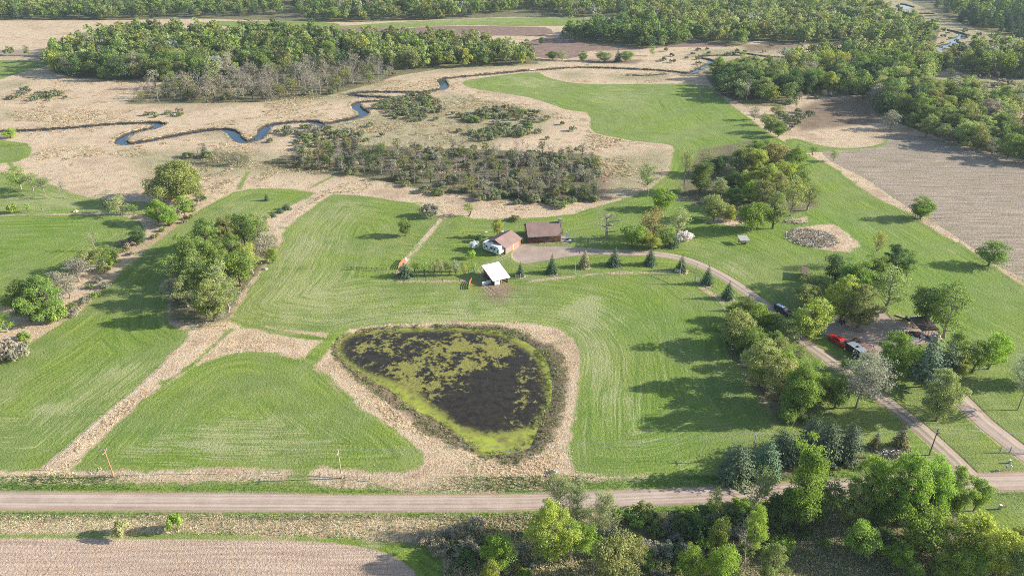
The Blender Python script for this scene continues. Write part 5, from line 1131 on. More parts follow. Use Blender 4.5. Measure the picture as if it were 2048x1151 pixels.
def shelter():
    e = empty('wood_shelter', (*P(1488, 489.5), 0), .02, 'small open shelter with a grey metal roof alone on the lawn', 'shelter')
    W, D = 2.7, 2.6
    for x in (-W / 2, W / 2 - .12):
        for y, h in ((-.1, 1.75), (D - .3, 2.25)): MB().box(x, x + .12, y, y + .12, 0, h).build('post', POLEW, e)
    MB().hexa([(-W / 2 - .35, -.5), (W / 2 + .35, -.5), (W / 2 + .1, D + .3), (-W / 2 - .5, D + .3)], [1.72, 1.72, 2.3, 2.3], [1.8, 1.8, 2.38, 2.38]).build('roof', ROOFG, e)
    s = MB(); r = random.Random(4)
    for k in range(16): x = r.uniform(-1.1, 1.0); z = r.uniform(.1, .8); s.bar((x, .3, z), (x + r.uniform(-.1, .1), 1.1, z), .1, 7)
    s.build('firewood', WOODP, e); MB().box(-W / 2 + .13, W / 2 - .13, D - .3, D - .24, 0, 1.2).build('back_board', WOODP, e)
shelter()
def leanto():
    A, rz, W = frame((1600, 559), (1600.5, 543)); e = empty('dark_lean_to', (*A, 0), rz, 'small dark open lean-to half hidden under trees above the driveway', 'shelter')
    MB().hexa([(0, -2.6), (W, -2.6), (W, 0), (0, 0)], [1.5, 1.5, 2.2, 2.2], [1.6, 1.6, 2.3, 2.3]).build('roof', DKROOF, e)
    for x in (.1, W / 2, W - .2): MB().box(x, x + .12, -.15, -.03, 0, 2.15).build('post', POLEW, e)
    MB().box(0, W, -2.6, -2.5, 0, 1.45).build('back_wall', WOODP, e)
leanto()
def machine_shed():
    A, rz, W = frame((1842, 674), (1868, 672)); e = empty('machine_shed', (*A, 0), rz, 'low dark roofed machine shed with white posts at the farmyard edge', 'shed')
    MB().hexa([(-.6, -.4), (W + .6, -.4), (W + .6, 5.6), (-.6, 5.6)], [2.2, 2.2, 3.0, 3.0], [2.32, 2.32, 3.12, 3.12]).build('roof', DKROOF, e)
    for k in range(5): x = k * W / 4; MB().box(x - .08, x + .08, 0, .16, 0, 2.2).build('post', WHITE, e)
    MB().box(0, W, 5.2, 5.3, 0, 2.9).build('back_wall', WOODP, e)
    MB().hexa([(W * .5, 5.7), (W * .5 + 3, 5.7), (W * .5 + 3, 8.4), (W * .5, 8.4)], [2.0, 1.9, 1.4, 1.5], [2.06, 1.96, 1.46, 1.56]).build('tarp', BLUETARP, e)
machine_shed()

# ---- vehicles
def pickup(e, paint):
    L, W = 6.0, 2.0; h = W / 2
    MB().prism_y([(-3, .55), (-3.0, .95), (-2.85, 1.08), (-1.35, 1.16), (1.0, 1.16), (1.0, 1.12), (2.95, 1.12), (3.0, .95), (3.0, .55), (2.3, .42), (-2.6, .42)], -h, h).build('body', paint, e, .07)
    MB().prism_y([(-1.45, 1.17), (-.75, 1.80), (-.5, 1.88), (.7, 1.88), (.95, 1.8), (1.05, 1.17)], -h + .12, h - .12).build('cab', paint, e, .06)
    for s in (-1, 1):
        for x0, x1, a in ((-1.1, -.25, .45), (-.18, .8, .1)):
            y = s * (h - .115); MB().add([(x0, y, 1.25), (x1, y, 1.25), (x1 - .02, y - s * .0, 1.72), (x0 + a, y, 1.72)], [(0, 1, 2, 3)]).add([(x0, y + s * .01, 1.25), (x1, y + s * .01, 1.25), (x1 - .02, y + s * .01, 1.72), (x0 + a, y + s * .01, 1.72)], [(0, 1, 2, 3)]).build('side_window', GLASS, e)
    MB().add([(-1.40, -.72, 1.24), (-1.40, .72, 1.24), (-.80, .68, 1.80), (-.80, -.68, 1.80)], [(0, 1, 2, 3)]).build('windscreen', GLASS, e)
    bpy.data.objects[e.children[-1].name].location = (-.03, 0, .02)
    MB().box(1.12, 2.88, -h + .14, h - .14, 1.125, 1.14).build('bed_liner', BLACK, e); MB().box(1.06, 1.42, -h + .1, h - .1, 1.145, 1.42).build('tool_box', CHROME, e, .02)
    for s in (-1, 1): MB().box(1.1, 2.95, s * (h - .05) - .05, s * (h - .05) + .05, 1.125, 1.36).build('bed_side', paint, e)
    MB().box(2.9, 2.99, -h + .11, h - .11, 1.125, 1.35).build('tailgate', paint, e)
    for x in (-2.05, 1.95):
        for s in (-1, 1): wheel(e, x, s * (h - .1), .42, .26)
    MB().box(-3.12, -3.0, -h + .05, h - .05, .5, .75).build('bumper', CHROME, e); MB().box(3.0, 3.13, -h + .05, h - .05, .5, .75).build('bumper', CHROME, e)
    for s in (-1, 1): MB().box(-3.03, -2.98, s * .75 - .15, s * .75 + .15, .82, 1.0).build('headlight', CHROME, e); MB().box(-1.2, -1.0, s * (h + .1) - .1, s * (h + .1) + .1, 1.2, 1.4).build('mirror', BLACK, e)
def suv(e, paint):
    h = .98
    MB().prism_y([(-2.5, .5), (-2.5, 1.0), (-2.3, 1.1), (-1.2, 1.18), (2.45, 1.18), (2.5, .9), (2.5, .5), (2.1, .4), (-2.1, .4)], -h, h).build('body', paint, e, .08)
    MB().prism_y([(-1.3, 1.19), (-.65, 1.78), (-.4, 1.84), (2.2, 1.84), (2.4, 1.7), (2.47, 1.19)], -h + .12, h - .12).build('cabin', paint, e, .06)
    for s in (-1, 1):
        for x0, x1, a in ((-.95, -.2, .4), (-.12, .85, .05), (.93, 2.1, .05)):
            y = s * (h - .105); MB().add([(x0, y, 1.27), (x1, y, 1.27), (x1 - .04, y, 1.68), (x0 + a, y, 1.68)], [(0, 1, 2, 3)]).build('side_window', GLASS, e)
        MB().bar((-.2, s * .62, 1.93), (2.1, s * .62, 1.93), .03).build('roof_rail', CHROME, e)
    for x in (.1, .75, 1.4, 2.0): MB().box(x - .22, x + .22, -.58, .58, 1.845, 1.90).build('roof_reflection', TRTOP, e, .02)  # bluish reflections on the roof, imitated by four pale coloured plates
    MB().add([(-1.24, -.7, 1.26), (-1.24, .7, 1.26), (-.72, .66, 1.76), (-.72, -.66, 1.76)], [(0, 1, 2, 3)]).build('windscreen', GLASS, e, loc=(-.04, 0, .02))
    for x in (-1.6, 1.55):
        for s in (-1, 1): wheel(e, x, s * (h - .1), .39, .25)
    MB().hexa([(2.45, -.8), (3.35, -.75), (3.35, .75), (2.45, .8)], [1.80, 2.0, 2.0, 1.80], [1.86, 2.06, 2.06, 1.86]).build('open_tailgate', paint, e)
    for s in (-1, 1): MB().box(-2.54, -2.49, s * .7 - .18, s * .7 + .18, .8, .98).build('headlight', CHROME, e)
    MB().box(-2.55, -2.49, -.45, .45, .75, .98).build('grille', CHROME, e); MB().box(-2.6, -2.5, -h + .08, h - .08, .45, .62).build('bumper', CHROME, e)
A, rz, L_ = frame((1662, 677.5), (1688, 694)); mid = P(1676, 686.2)
pk = empty('red_pickup', (*mid, 0), rz, 'red crew cab pickup parked nose up beside the black trailer', 'pickup truck'); pickup(pk, RED)
A, rz, L_ = frame((1581, 630), (1551, 614.5)); mid = P(1565, 625)
sv = empty('black_suv', (*mid, 0), rz, 'black car with open tailgate standing on the driveway', 'car'); suv(sv, BLKP); sv_rz = rz; sv_mid = mid
def cargo_trailer():
    A, rz, L = frame((1690.5, 702), (1717, 719.5)); e = empty('enclosed_trailer', (*A, 0), rz, 'black enclosed cargo trailer with a shiny pale roof behind the red pickup', 'trailer'); W = 2.5
    MB().prism_y([(0, .45), (-.25, .8), (-.25, 2.3), (0, 2.42), (L, 2.42), (L, .45)], .0, W).build('box_body', TRB, e, .03)
    r = MB().hexa([(-.2, .02), (L - .02, .02), (L - .02, W - .02), (-.2, W - .02)], 2.425, 2.46).build('roof', TRTOP, e); MB().box(L * .45, L * .45 + .6, W / 2 - .3, W / 2 + .3, 2.465, 2.65).build('roof_vent', BLACK, r)
    MB().box(L + .003, L + .03, .12, W - .12, .5, 2.3).build('rear_door', GALV, e)
    for x in (L * .55, L * .55 + .9):
        for y in (-.02, W + .02): 
            t = MB().disc((x, y, .36), .36, .24, 'y', 16).build('wheel', TIRE, e); MB().disc((x, y + (-.13 if y < 1 else .13), .36), .22, .03, 'y', 12).build('rim', WHITE, t)
    MB().box(L * .4, L * .9, -.2, -.005, .78, .84).build('fender', CHROME, e); MB().box(0.02, L * .38, -.03, -.003, .46, .62).build('skirt', CHROME, e)
    MB().tube([(-.2, .5, .5), (-1.3, W / 2, .5)], .05).tube([(-.2, W - .5, .5), (-1.3, W / 2, .5)], .05).build('hitch', GALV, e)
cargo_trailer()
def brown_deck():
    A, rz, L = frame((1718, 697), (1742, 712)); e = empty('flat_trailer', (*A, 0), rz, 'long low flat trailer with a brown ribbed deck beside the black one', 'trailer')
    MB().box(-.6, L, -.0, 2.4, .9, 1.02).build('ribbed_deck', RUST, e); MB().box(-.6, L, .2, .3, .7, .895).box(-.6, L, 2.1, 2.2, .7, .895).build('chassis', DKMET, e)
    for x in (L * .4, L * .65):
        for y in (-.05, 2.45): wheel(e, x, y - (0 if y > 0 else 0), .34, .2)
brown_deck()
def implement():
    e = empty('farm_implement', (*P(1710, 684), 0), .5, 'black metal farm implement with hoops beside the brown deck', 'farm implement')
    m = MB()
    for k in range(4): m.tube([(k * .55 - .9, -.3, .1), (k * .55 - .9, .0, .9), (k * .55 - .9, .5, .95), (k * .55 - .9, .8, .1)], .05)
    m.build('hoops', BLACK, e); MB().bar((-1.2, 0, .85), (1.0, 0, .85), .07).bar((-1.2, .5, .9), (1.0, .5, .9), .06).tube([(1.0, .25, .85), (2.0, .25, .4)], .06).build('frame', BLACK, e)
    wheel(e, .9, -.5, .35, .16); wheel(e, .9, 1.0, .35, .16)
implement()
def heap(name, x, y, label, cat, n, mats, spread, hmax, seed, kind='mix'):
    e = empty(name, (*P(x, y), 0), 0, label, cat); r = random.Random(seed)
    for mi, mat in enumerate(mats):
        m = MB()
        for k in range(n // len(mats)):
            a = r.uniform(0, 6.28); q = math.sqrt(r.random()); cx, cy = math.cos(a) * q * spread[0], math.sin(a) * q * spread[1]; z = hmax * (1 - q * .8) * r.random()
            l = r.uniform(.5, 1.6); th = r.uniform(0, 6.28); d = (math.cos(th) * l, math.sin(th) * l, r.uniform(-.25, .5) * l)
            if kind == 'sticks' or r.random() < .4: m.tube([(cx, cy, z), (cx + d[0] * .5, cy + d[1] * .5, z + d[2] * .5 + r.uniform(0, .15)), (cx + d[0], cy + d[1], max(.05, z + d[2]))], r.uniform(.02, .06) if kind == 'sticks' else r.uniform(.03, .09), 4)
            else:
                w_ = r.uniform(.2, .7); m.hexa([(cx - w_, cy - w_ * .6), (cx + w_ * .8, cy - w_ * .5), (cx + w_, cy + w_ * .6), (cx - w_ * .7, cy + w_ * .5)], z * .4, z * .4 + r.uniform(.15, .6))
        m.build(['loose_pieces', 'dark_pieces', 'bright_pieces', 'red_pieces'][mi], mat, e)
heap('brush_pile', 1622, 476, 'wide heap of grey dead brush on the dry patch in the green field', 'brush pile', 3000, [STICK, WOODP], (8.8, 8.0), .8, 3, 'sticks')
heap('straw_pile', 1592, 444, 'small heap of dry brush at the foot of the tree clump', 'brush pile', 300, [STICK, SAND], (4, 1.6), .5, 5, 'sticks')
heap('junk_pile', 1826, 671, 'mixed scrap heap with red and pale pieces in front of the machine shed', 'scrap heap', 90, [GALV, BLACK, BLUETARP, RED], (4.2, 1.7), 1.1, 8)
heap('brush_pile', 1790, 905, 'low heap of cut branches under the conifers by the gravel road', 'brush pile', 500, [STICK, WOODP], (3.2, 1.4), .6, 9, 'sticks')
def beams(name, x, y, rz, label, n, L, mat):
    e = empty(name, (*P(x, y), 0), rz, label, 'lumber'); r = random.Random(int(x))
    for k in range(n): MB().box(-L / 2 + r.uniform(-.3, .3), L / 2 + r.uniform(-.3, .3), k * .3 - n * .15, k * .3 - n * .15 + .2, .05, .25).build('beam', mat, e)
beams('lumber', 1709, 659, -.45, 'row of grey beams lying on the grass under the big yellow tree', 5, 4.2, WOODP)
beams('lumber', 1811, 636, -.8, 'pale long beams lying at the edge of the farmyard under the right trees', 3, 5.5, POLEW)
def thing_tire(x, y, label, rz):
    e = empty('tractor_tire', (*P(x, y), 0), rz, label, 'tire'); t = MB().disc((0, 0, .62), .62, .35, 'y', 20).build('tire', TIRE, e); MB().disc((0, -.18, .62), .34, .03, 'y', 16).build('rim', GREYP, e)
thing_tire(1732, 648, 'upright tractor tire standing in the middle of the bare farmyard', 1.2)
def mini(name, x, y, rz, label, cat, f): e = empty(name, (*P(x, y), 0), rz, label, cat); f(e)
def mower(e):
    MB().box(-.6, .9, -.45, .45, .35, .75).build('body', BLACK, e, .05); MB().box(.35, .8, -.25, .25, .76, 1.2).build('seat', BLACK, e, .05)
    for x, r_ in ((-.5, .22), (.65, .32)):
        for s in (-1, 1): wheel(e, x, s * .45, r_, .18)
    MB().bar((-.2, 0, .7), (.05, 0, 1.1), .03).disc((.07, 0, 1.12), .18, .04, 'z').build('steering_wheel', GREYP, e)
mini('lawn_tractor', 1684, 646, .4, 'small black lawn tractor under the big yellow tree', 'lawn tractor', mower)
mini('lawn_tractor', 1815, 641, 2.0, 'small black machine at the back of the farmyard beside the pale beams', 'lawn tractor', mower)
mini('wagon_bed', 1722, 639, .1, 'orange-red low cart at the back of the farmyard', 'cart', lambda e: (MB().box(-1.1, 1.1, -.5, .5, .4, .6).build('cart_bed', ORANGE, e), wheel(e, -.6, -.5, .25, .12), wheel(e, -.6, .5, .25, .12), wheel(e, .6, -.5, .25, .12), wheel(e, .6, .5, .25, .12)))
# ---- person behind the car
def person():
    x, y = loc2(sv_mid, sv_rz, 3.25, -.35); e = empty('person', (x, y, 0), sv_rz + math.pi, 'person in dark clothes reaching into the open back of the black car', 'person')
    J = {'pel': (0, 0, .95, .135), 'bel': (.01, 0, 1.12, .13), 'che': (.04, 0, 1.33, .15), 'nek': (.07, 0, 1.5, .06), 'hed': (.10, 0, 1.63, .095), 'top': (.10, 0, 1.74, .085)}
    Ed = [('pel', 'bel'), ('bel', 'che'), ('che', 'nek'), ('nek', 'hed'), ('hed', 'top')]
    for s, n in ((1, 'l'), (-1, 'r')):
        J.update({n + 'hip': (0, s * .1, .9, .10), n + 'kne': (.04, s * .12, .5, .068), n + 'ank': (-.02, s * .13, .09, .045), n + 'toe': (.14, s * .14, .04, .04),
                  n + 'sho': (.05, s * .19, 1.42, .065), n + 'elb': (.22, s * .24, 1.18, .048), n + 'wri': (.44, s * .18, 1.24, .032), n + 'pal': (.51, s * .17, 1.25, .035)})
        Ed += [('pel', n + 'hip'), (n + 'hip', n + 'kne'), (n + 'kne', n + 'ank'), (n + 'ank', n + 'toe'), ('che', n + 'sho'), (n + 'sho', n + 'elb'), (n + 'elb', n + 'wri'), (n + 'wri', n + 'pal')]
        for q, (dy, l) in enumerate(((-.03, .07), (-.01, .085), (.01, .08), (.03, .06))):
            J['%sf%da' % (n, q)] = (.55, s * (.17 + dy), 1.25, .010); J['%sf%db' % (n, q)] = (.55 + l * .6, s * (.17 + dy), 1.235, .009); J['%sf%dc' % (n, q)] = (.55 + l * .9, s * (.17 + dy), 1.205, .008)
            Ed += [(n + 'pal', '%sf%da' % (n, q)), ('%sf%da' % (n, q), '%sf%db' % (n, q)), ('%sf%db' % (n, q), '%sf%dc' % (n, q))]
        J[n + 'th'] = (.53, s * .115, 1.23, .011); Ed += [(n + 'pal', n + 'th')]
    ks = list(J); me = bpy.data.meshes.new('body'); me.from_pydata([J[k][:3] for k in ks], [(ks.index(a), ks.index(b)) for a, b in Ed], [])
    o = link('body', me, e, CLOTH); sk = o.modifiers.new('skin', 'SKIN')
    for i, k in enumerate(ks): d = me.skin_vertices[0].data[i]; d.radius = (J[k][3], J[k][3]); d.use_root = (k == 'pel')
    o.modifiers.new('sub', 'SUBSURF').levels = 1
    f = MB(); f.tube([(.12, 0, 1.545), (.14, 0, 1.60), (.145, 0, 1.68), (.12, 0, 1.75)], [.05, .085, .09, .05], 10); f.build('face', SKIN, e)
    MB().tube([(.06, 0, 1.58), (.05, 0, 1.68), (.08, 0, 1.77), (.12, 0, 1.80)], [.05, .105, .11, .06], 10).build('hair', HAIR, e)
person()

# ---- poles and wires
def pole(x, y, hpx, mat, label, arm=True, lean=(0, 0), transformer=False, r=.15):
    X_, Y_ = P(x, y); h = hm(y, hpx); e = empty('utility_pole', (X_, Y_, 0), 0, label, 'utility pole', 'utility poles along the gravel road' if arm else None)
    MB().tube([(0, 0, -.2), (lean[0] * h, lean[1] * h, h)], [r, r * .65], 10).build('post', mat, e)
    tx, ty = lean[0] * h, lean[1] * h
    if arm:
        MB().box(tx - .06, tx + .06, ty - .9, ty + .9, h - .55, h - .43).build('crossarm', mat, e)
        for q in (-.8, .8): MB().bar((tx, ty + q, h - .43), (tx, ty + q, h - .22), .06, 8).build('insulator', WHITE, e)
        MB().bar((tx, ty, h), (tx, ty, h + .25), .06, 8).build('insulator', WHITE, e)
    if transformer: MB().disc((tx + .38, ty, h - 1.3), .26, .85, 'z', 14).build('transformer', GALV, e); MB().tube([(tx, ty, h - 1.0), (tx - .5, ty + .3, h + .5)], .03).build('bracket', GALV, e)
    return (X_ + tx, Y_ + ty, h)
tops = [pole(228, 953, 50, POLEO, 'orange-brown utility pole leaning left at the field edge', lean=(-.03, .02)), pole(684, 957, 54, POLEW, 'pale grey utility pole at the gate in the field fence', r=.13),
        pole(1502, 920, 50, POLEW, 'weathered utility pole between the blue-green conifers'), pole(1858, 910, 51, POLED, 'dark utility pole with a transformer beside the driveway mouth', transformer=True)]
def wire(name, a, b, sag, label, group='power lines along the gravel road'):
    pts = [(a[0] + (b[0] - a[0]) * t, a[1] + (b[1] - a[1]) * t, a[2] + (b[2] - a[2]) * t - sag * 4 * t * (1 - t)) for t in np.linspace(0, 1, 25)]
    m = MB(); m.tube(pts, .018, 4); o = m.build(name, GALV); tag(o, label, 'power line', group)
nmw = ['from the left edge to the leaning pole', 'between the two poles on the left', 'over the pond end between the pale poles', 'over the conifers to the transformer pole', 'from the transformer pole to the right edge']
ends = [(tops[0][0] - 60, tops[0][1] + 1, tops[0][2])] + tops + [(tops[3][0] + 45, tops[3][1] - 2, tops[3][2])]
for i in range(5):
    for q, nm2 in ((-.8, 'near'), (.8, 'far'), (0, 'top')):
        if i < 2 and q: continue
        a, b = ends[i], ends[i + 1]; z = .25 if q == 0 else -.2
        wire('power_wire', (a[0], a[1] + q, a[2] + z), (b[0], b[1] + q, b[2] + z), 1.1 if i > 1 else .8, '%s power wire %s' % (nm2, nmw[i]) if i > 1 else 'single power wire %s' % nmw[i])
pole(1150, 547, 28, POLEW, 'slim yard light pole between two driveway spruces', arm=False, r=.09)
pole(1738, 722, 36, POLED, 'dark pole standing behind the black trailer', arm=False, lean=(.02, 0), r=.12)

# ---- ranch gateway by the spruces
def gateway():
    A, rz, W = frame((1360, 549), (1389.7, 566)); h = hm(555, 38); e = empty('log_gateway', (*A, 0), rz, 'tall pole gateway with a cross beam between the driveway spruces', 'gateway')
    for x in (0, W): MB().bar((x, 0, 0), (x, 0, h), .11, 8).build('post', POLEW, e)
    MB().bar((-.1, .13, h * .60), (W + .1, .13, h * .52), .08, 8).build('cross_beam', POLEW, e)
gateway()
def panel_gate(name, a, b, h, label, mat=GALV, rails=5, cat='gate', posts=True, group=None, upr=3):
    A, rz, W = frame(a, b); e = empty(name, (*A, 0), rz, label, cat, group)
    m = MB()
    for k in range(rails): z = .2 + (h - .25) * k / (rails - 1); m.bar((0, 0, z), (W, 0, z), .028, 6)
    m.build('rails', mat, e)
    for k in range(upr): MB().bar((W * k / (upr - 1), 0, .15), (W * k / (upr - 1), 0, h), .035, 6).build('upright', mat, e)
    if posts:
        for x in (-.12, W + .12): MB().bar((x, 0, 0), (x, 0, h + .35), .09, 8).build('post', POLEW, e)
    return e
panel_gate('white_gate', (1349.8, 544), (1359, 546.5), 1.4, 'white railed gate panel left of the tall pole gateway', WHITE, 6)
panel_gate('white_gate', (1391, 562), (1399, 566.5), 1.4, 'white railed gate panel right of the tall pole gateway', WHITE, 6)
for k in range(8):
    x0 = 694 + k * 10.05; nmk = ['left end', 'second', 'third', 'fourth', 'fifth', 'sixth', 'seventh', 'right end'][k]
    panel_gate('livestock_fence', (x0, 538.5 + k * .35), (x0 + 9.5, 538.9 + k * .35), 1.1, '%s dark steel corral panel of the straight row in the mown field' % nmk, DKMET, 5, 'fence', False, 'row of corral panels in the mown field', 2)
panel_gate('green_gate', (949, 546), (951, 535), 1.5, 'bright green metal gate beside the white roofed shed', GREEN_G, 5)
panel_gate('corral_gate', (1032, 557), (1040, 556), 1.3, 'weathered gate at the right corner of the white roofed shed', GALV, 4)
panel_gate('metal_gate', (2000, 905.5), (2018, 904.5), 1.3, 'pale metal gate across the farm track by the gravel road', GALV, 5)
panel_gate('metal_gate', (2020, 904.3), (2060, 908), 1.3, 'greenish metal gate reaching the right edge across the farm track', GALV, 5)
def orange_fence(a, b, label, h=1.2):
    A, rz, W = frame(a, b); e = empty('orange_snow_fence', (*A, 0), rz, label, 'fence'); m = MB(); n = 16
    for k in range(n):
        x0, x1 = W * k / n, W * (k + 1) / n; y0, y1 = .35 * math.sin(k / n * 3.1), .35 * math.sin((k + 1) / n * 3.1)
        for z0 in (.1, .38, .66, .94): m.hexa([(x0, y0), (x1, y1), (x1, y1 + .02), (x0, y0 + .02)], z0, z0 + .2)
    m.build('mesh_panel', ORANGE, e)
    for k in range(4): x = W * k / 3; MB().bar((x, .35 * math.sin(k / 3 * 3.1) + .06, 0), (x, .35 * math.sin(k / 3 * 3.1) + .06, h + .2), .04, 6).build('post', POLEW, e)
orange_fence((797.5, 538.5), (810, 521), 'orange mesh fence curving down to the dark juniper'); orange_fence((939, 578), (943.5, 562), 'short orange mesh fence left of the white roofed shed')
mini('white_barrel', 811, 520.5, 0, 'white upright barrel at the top end of the orange fence', 'barrel', lambda e: (MB().disc((0, 0, .55), .32, 1.1, 'z', 14).build('drum', WHITE, e), MB().disc((0, 0, 1.13), .34, .06, 'z', 14).build('rim', GREYP, e)))
mini('water_trough', 532, 539, 0, 'pale blue water trough at the fence corner beside the grove', 'trough', lambda e: (MB().disc((0, 0, .3), .6, .6, 'z', 14).build('basin', BLUETARP, e), MB().bar((.6, 0, 0), (.6, 0, .8), .05).build('tap', GALV, e)))

def fence(pts, spacing, h, label, mat=POLEW, wires=(.5, .9), r=.07):
    W_ = np.array([P(*p) for p in pts]); d = np.r_[0, np.cumsum(np.hypot(*np.diff(W_, axis=0).T))]; n = max(2, int(d[-1] / spacing) + 1); s = np.linspace(0, d[-1], n)
    q = np.column_stack([np.interp(s, d, W_[:, 0]), np.interp(s, d, W_[:, 1])]); e = empty('wire_fence' if mat is not GALV else 'rail_fence', (*q[0], 0), 0, label, 'fence'); q -= q[0]; rr = random.Random(n)
    for x, y in q[:95]:
        hh = h * rr.uniform(.88, 1.1); MB().bar((x, y, -.1), (x + rr.uniform(-.05, .05), y + rr.uniform(-.05, .05), hh), r, 6).build('post', mat, e)
    m = MB()
    for z in wires: m.tube([(x, y, z) for x, y in q], .018, 4)
    m.build('wires', GALV, e)
fence([(880,440),(862,462),(841,486),(812,518)], 3.5, 1.3, 'wire fence on the tan strip between mown field and lawn')
fence([(801,561),(870,561.5),(936,562.5)], 2.6, 1.1, 'low wooden fence below the planted tree rows', DKWOOD, (.4, .8))
fence([(1044,563),(1100,560),(1200,549),(1260,545)], 3.0, 1.1, 'wire fence from the shed towards the driveway spruces')
fence([(1400,569),(1430,589),(1447,604),(1456,622)], 3.0, 1.1, 'pale wire fence right of the gateway', POLEW)
fence([(96,946),(228,950),(400,948),(560,946)], 6.0, 1.2, 'wire fence along the bottom edge of the left hay fields')
fence([(640,952),(690,956),(740,962)], 2.5, 1.2, 'short piece of fence beside the pale utility pole', POLED)
fence([(533,540),(575,539.5),(625,538.5)], 3.0, 1.2, 'wire fence running right from the grove corner', POLED)
fence([(645,388),(590,430),(552,462)], 4.0, 1.2, 'wire fence on the tan strip behind the grove')
fence([(96,938),(219,829),(291,772),(382,682)], 6.0, 1.2, 'wire fence on the diagonal tan strip between hay fields')
fence([(530,540),(500,568),(462,620)], 4.0, 1.2, 'wire fence along the right side of the grove')
fence([(0,434),(120,433),(240,430)], 5.0, 1.1, 'wire fence along the top of the far left hay field')
fence([(1760,380),(1850,442),(1930,492),(2048,572)], 6.0, 1.1, 'wire fence beside the grey ploughed field')

# ---- small yard things
def bench(e):
    MB().box(-.5, .5, -.2, .25, .40, .46).build('seat', WHITE, e); MB().box(-.5, .5, .25, .31, .46, .95).build('backrest', WHITE, e)
    for x in (-.45, .4):
        for y in (-.18, .2): MB().box(x, x + .06, y, y + .06, 0, .40).build('leg', WHITE, e)
mini('garden_chair', 1006, 466, .3, 'white garden chair on the lawn behind the garage, left one', 'chair', bench); mini('garden_chair', 1010, 466.8, -.4, 'white garden chair on the lawn behind the garage, middle one', 'chair', bench); mini('garden_chair', 1015.5, 467.8, .2, 'white garden chair on the lawn behind the garage, right one', 'chair', bench); mini('garden_chair', 972.5, 466.5, .1, 'white seat beside the fire ring on the back lawn', 'chair', bench)
mini('fire_barrel', 939, 473.8, 0, 'rusty orange fire barrel on the lawn left of the dark bush', 'barrel', lambda e: (MB().disc((0, 0, .45), .35, .9, 'z', 14).build('drum', TRIM, e), MB().disc((0, 0, .92), .38, .05, 'z', 14).build('rim', RUST, e)))
mini('utility_pedestal', 1998.5, 1018.5, 0, 'pale green utility pedestal on the lawn below the gravel road', 'utility box', lambda e: (MB().box(-.22, .22, -.2, .2, 0, 1.2).build('cabinet', GALV, e, .03), MB().box(-.25, .25, -.23, .23, 1.2, 1.28).build('cap', WHITE, e)))
mini('utility_pedestal', 2018, 926, 0, 'small pale utility pedestal in the grass beside the mailboxes', 'utility box', lambda e: (MB().box(-.18, .18, -.16, .16, 0, .9).build('cabinet', GALV, e, .03), MB().box(-.2, .2, -.18, .18, .9, .97).build('cap', WHITE, e)))
mini('marker_post', 2010.5, 1014.5, 0, 'short rusty marker post on the lawn below the gravel road', 'post', lambda e: (MB().box(-.06, .06, -.06, .06, 0, .7).build('stake', RUST, e), MB().box(-.08, .08, -.08, .08, .7, .76).build('cap', TRIM, e)))
def mailboxes(e):
    MB().bar((-.6, 0, 0), (-.6, 0, 1.0), .05).bar((.5, 0, 0), (.5, 0, 1.0), .05).box(-.9, .8, -.06, .06, 1.0, 1.08).build('stand', POLEW, e)
    for x in (-.6, .4): MB().prism_y([(x - .13, 1.09), (x + .13, 1.09), (x + .13, 1.25), (x + .08, 1.33), (x - .08, 1.33), (x - .13, 1.25)], -.28, .28).build('mailbox', WHITE if x > 0 else GALV, e)
mini('mailbox_stand', 2016, 940.5, .1, 'wooden stand with two mailboxes beside the gravel road', 'mailboxes', mailboxes)
def rock(name, x, y, s, label, mat):
    r = np.random.RandomState(int(x)); import bmesh
    bm = bmesh.new(); bmesh.ops.create_icosphere(bm, subdivisions=3, radius=s)
    for v in bm.verts: k = 1 + .28 * math.sin(v.co.x * 5 / s + x) * math.cos(v.co.y * 4 / s) + .1 * math.sin(v.co.z * 9 / s); v.co *= k; v.co.z *= .65
    me = bpy.data.meshes.new(name); bm.to_mesh(me); bm.free(); me.materials.append(mat); o = link(name, me); o.location = (*P(x, y), s * .3); tag(o, label, 'rock')
rock('boulder', 1109, 944, .7, 'pale boulder in the dry grass below the pond', STONE); rock('boulder', 1065, 1130, .45, 'small pale stone on bare soil under the bottom trees', STONE); rock('boulder', 152, 424, .8, 'pale heap at the top edge of the far left hay field', SAND)
rock('dirt_mound', 1872, 678, 1.3, 'pale sand mound right of the machine shed', SAND)
mini('small_sign', 86, 423.5, 0, 'small white and red sign on the edge of the far left hay field', 'sign', lambda e: (MB().bar((0, 0, 0), (0, 0, 1.0), .04).build('post', POLEW, e), MB().box(-.3, .3, -.03, .03, .9, 1.4).build('board', WHITE, e), MB().box(-.3, .0, -.045, -.031, .9, 1.4).build('red_field', RED, e)))
def footbridge(e):
    MB().box(-2.6, 2.6, -.6, .6, .05, .2).build('deck', WHITE, e)
    for s in (-1, 1): MB().box(-2.6, 2.6, s * .62 - .03, s * .62 + .03, .9, 1.0).box(-2.6, -2.5, s * .62 - .03, s * .62 + .03, .2, .9).box(2.5, 2.6, s * .62 - .03, s * .62 + .03, .2, .9).build('handrail', POLEW, e)
mini('footbridge', 1066, 139.6, .5, 'small pale footbridge over the stream at the tip of the far field', 'bridge', footbridge)
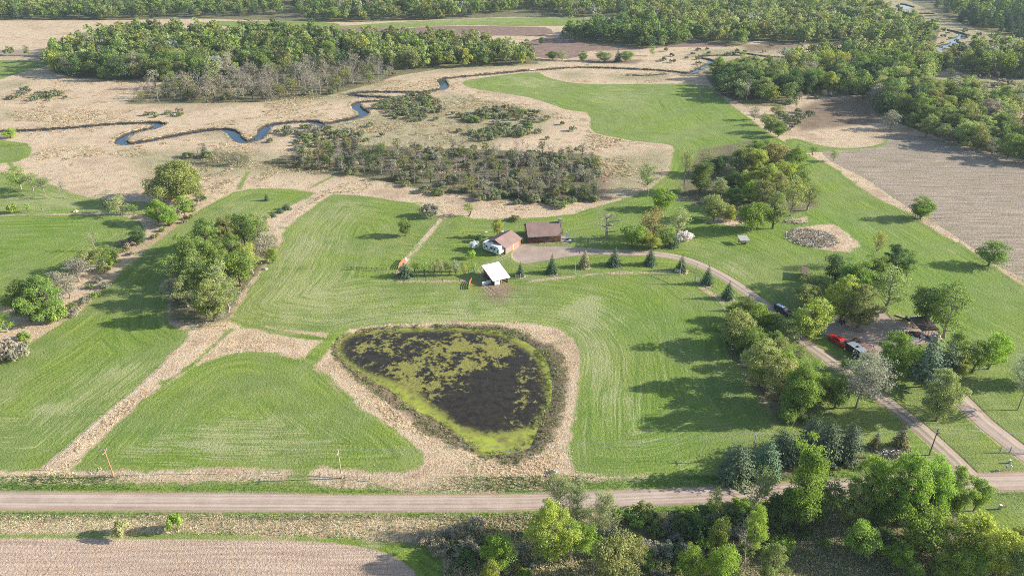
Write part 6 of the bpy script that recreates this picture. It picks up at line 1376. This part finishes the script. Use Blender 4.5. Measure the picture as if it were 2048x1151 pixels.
def farhouse(x, y, label):
    e = empty('farm_building', (*P(x, y), 0), .3, label, 'building'); MB().box(-5, 5, -3, 3, 0, 3.2).build('wall', WHITE, e)
    MB().prism_x([(-3.4, 3.1), (0, 5), (3.4, 3.1)], -5.3, 5.3).build('roof', ROOFG, e); MB().box(-1, 1, -3.05, -3.003, 0, 2.4).build('door', GREYP, e)
farhouse(366, 7, 'small white farm building among the far woods at the top left'); farhouse(2052, 14, 'pale building at the top right corner behind the pines')
mini('hunting_stand', 386, 63, 0, 'tiny white hunting blind at the edge of the far field', 'hut', lambda e: (MB().box(-1.2, 1.2, -1.2, 1.2, 1.5, 3.6).build('cabin', WHITE, e), MB().box(-1.35, 1.35, -1.35, 1.35, 3.6, 3.75).build('roof', GREYP, e), MB().bar((-1, -1, 0), (-1, -1, 1.5), .08).bar((1, -1, 0), (1, -1, 1.5), .08).bar((1, 1, 0), (1, 1, 1.5), .08).bar((-1, 1, 0), (-1, 1, 1.5), .08).build('legs', POLEW, e)))
# mulch rings under the driveway spruces
for x, y in [(1041,551),(1104,545),(1169,533),(1229,530),(1300,529),(1362,541),(1414,567),(1455,596)]:
    X_, Y_ = P(x, y); n = 18; rr = np.random.RandomState(int(x)).uniform(1.6, 2.3, n); V = [(X_ + .3, Y_ - .3, .10)] + [(X_ + .3 + rr[i] * math.cos(i / n * 6.283), Y_ - .3 + rr[i] * math.sin(i / n * 6.283), -.02) for i in range(n)]
    me = bpy.data.meshes.new('mulch_ring'); me.from_pydata(V, [], [(0, 1 + i, 1 + (i + 1) % n) for i in range(n)]); me.materials.append(SAND); o = link('mulch_bed', me); tag(o, kind='structure')

# ---- the air: one closed box of thin haze
hz = M('haze'); pvn = hz.n('ShaderNodeVolumePrincipled'); pvn.inputs['Density'].default_value = 0.00008; pvn.inputs['Color'].default_value = (.70, .86, 1.0, 1); pvn.inputs['Anisotropy'].default_value = 0.1
hz.L(pvn.outputs[0], hz.out.inputs['Volume'])
hb = MB().box(-9000, 9000, -200, 9500, -4.2, 112).build('haze', hz.m); tag(hb, 'thin pale summer haze over the whole valley', 'haze', None, 'stuff')
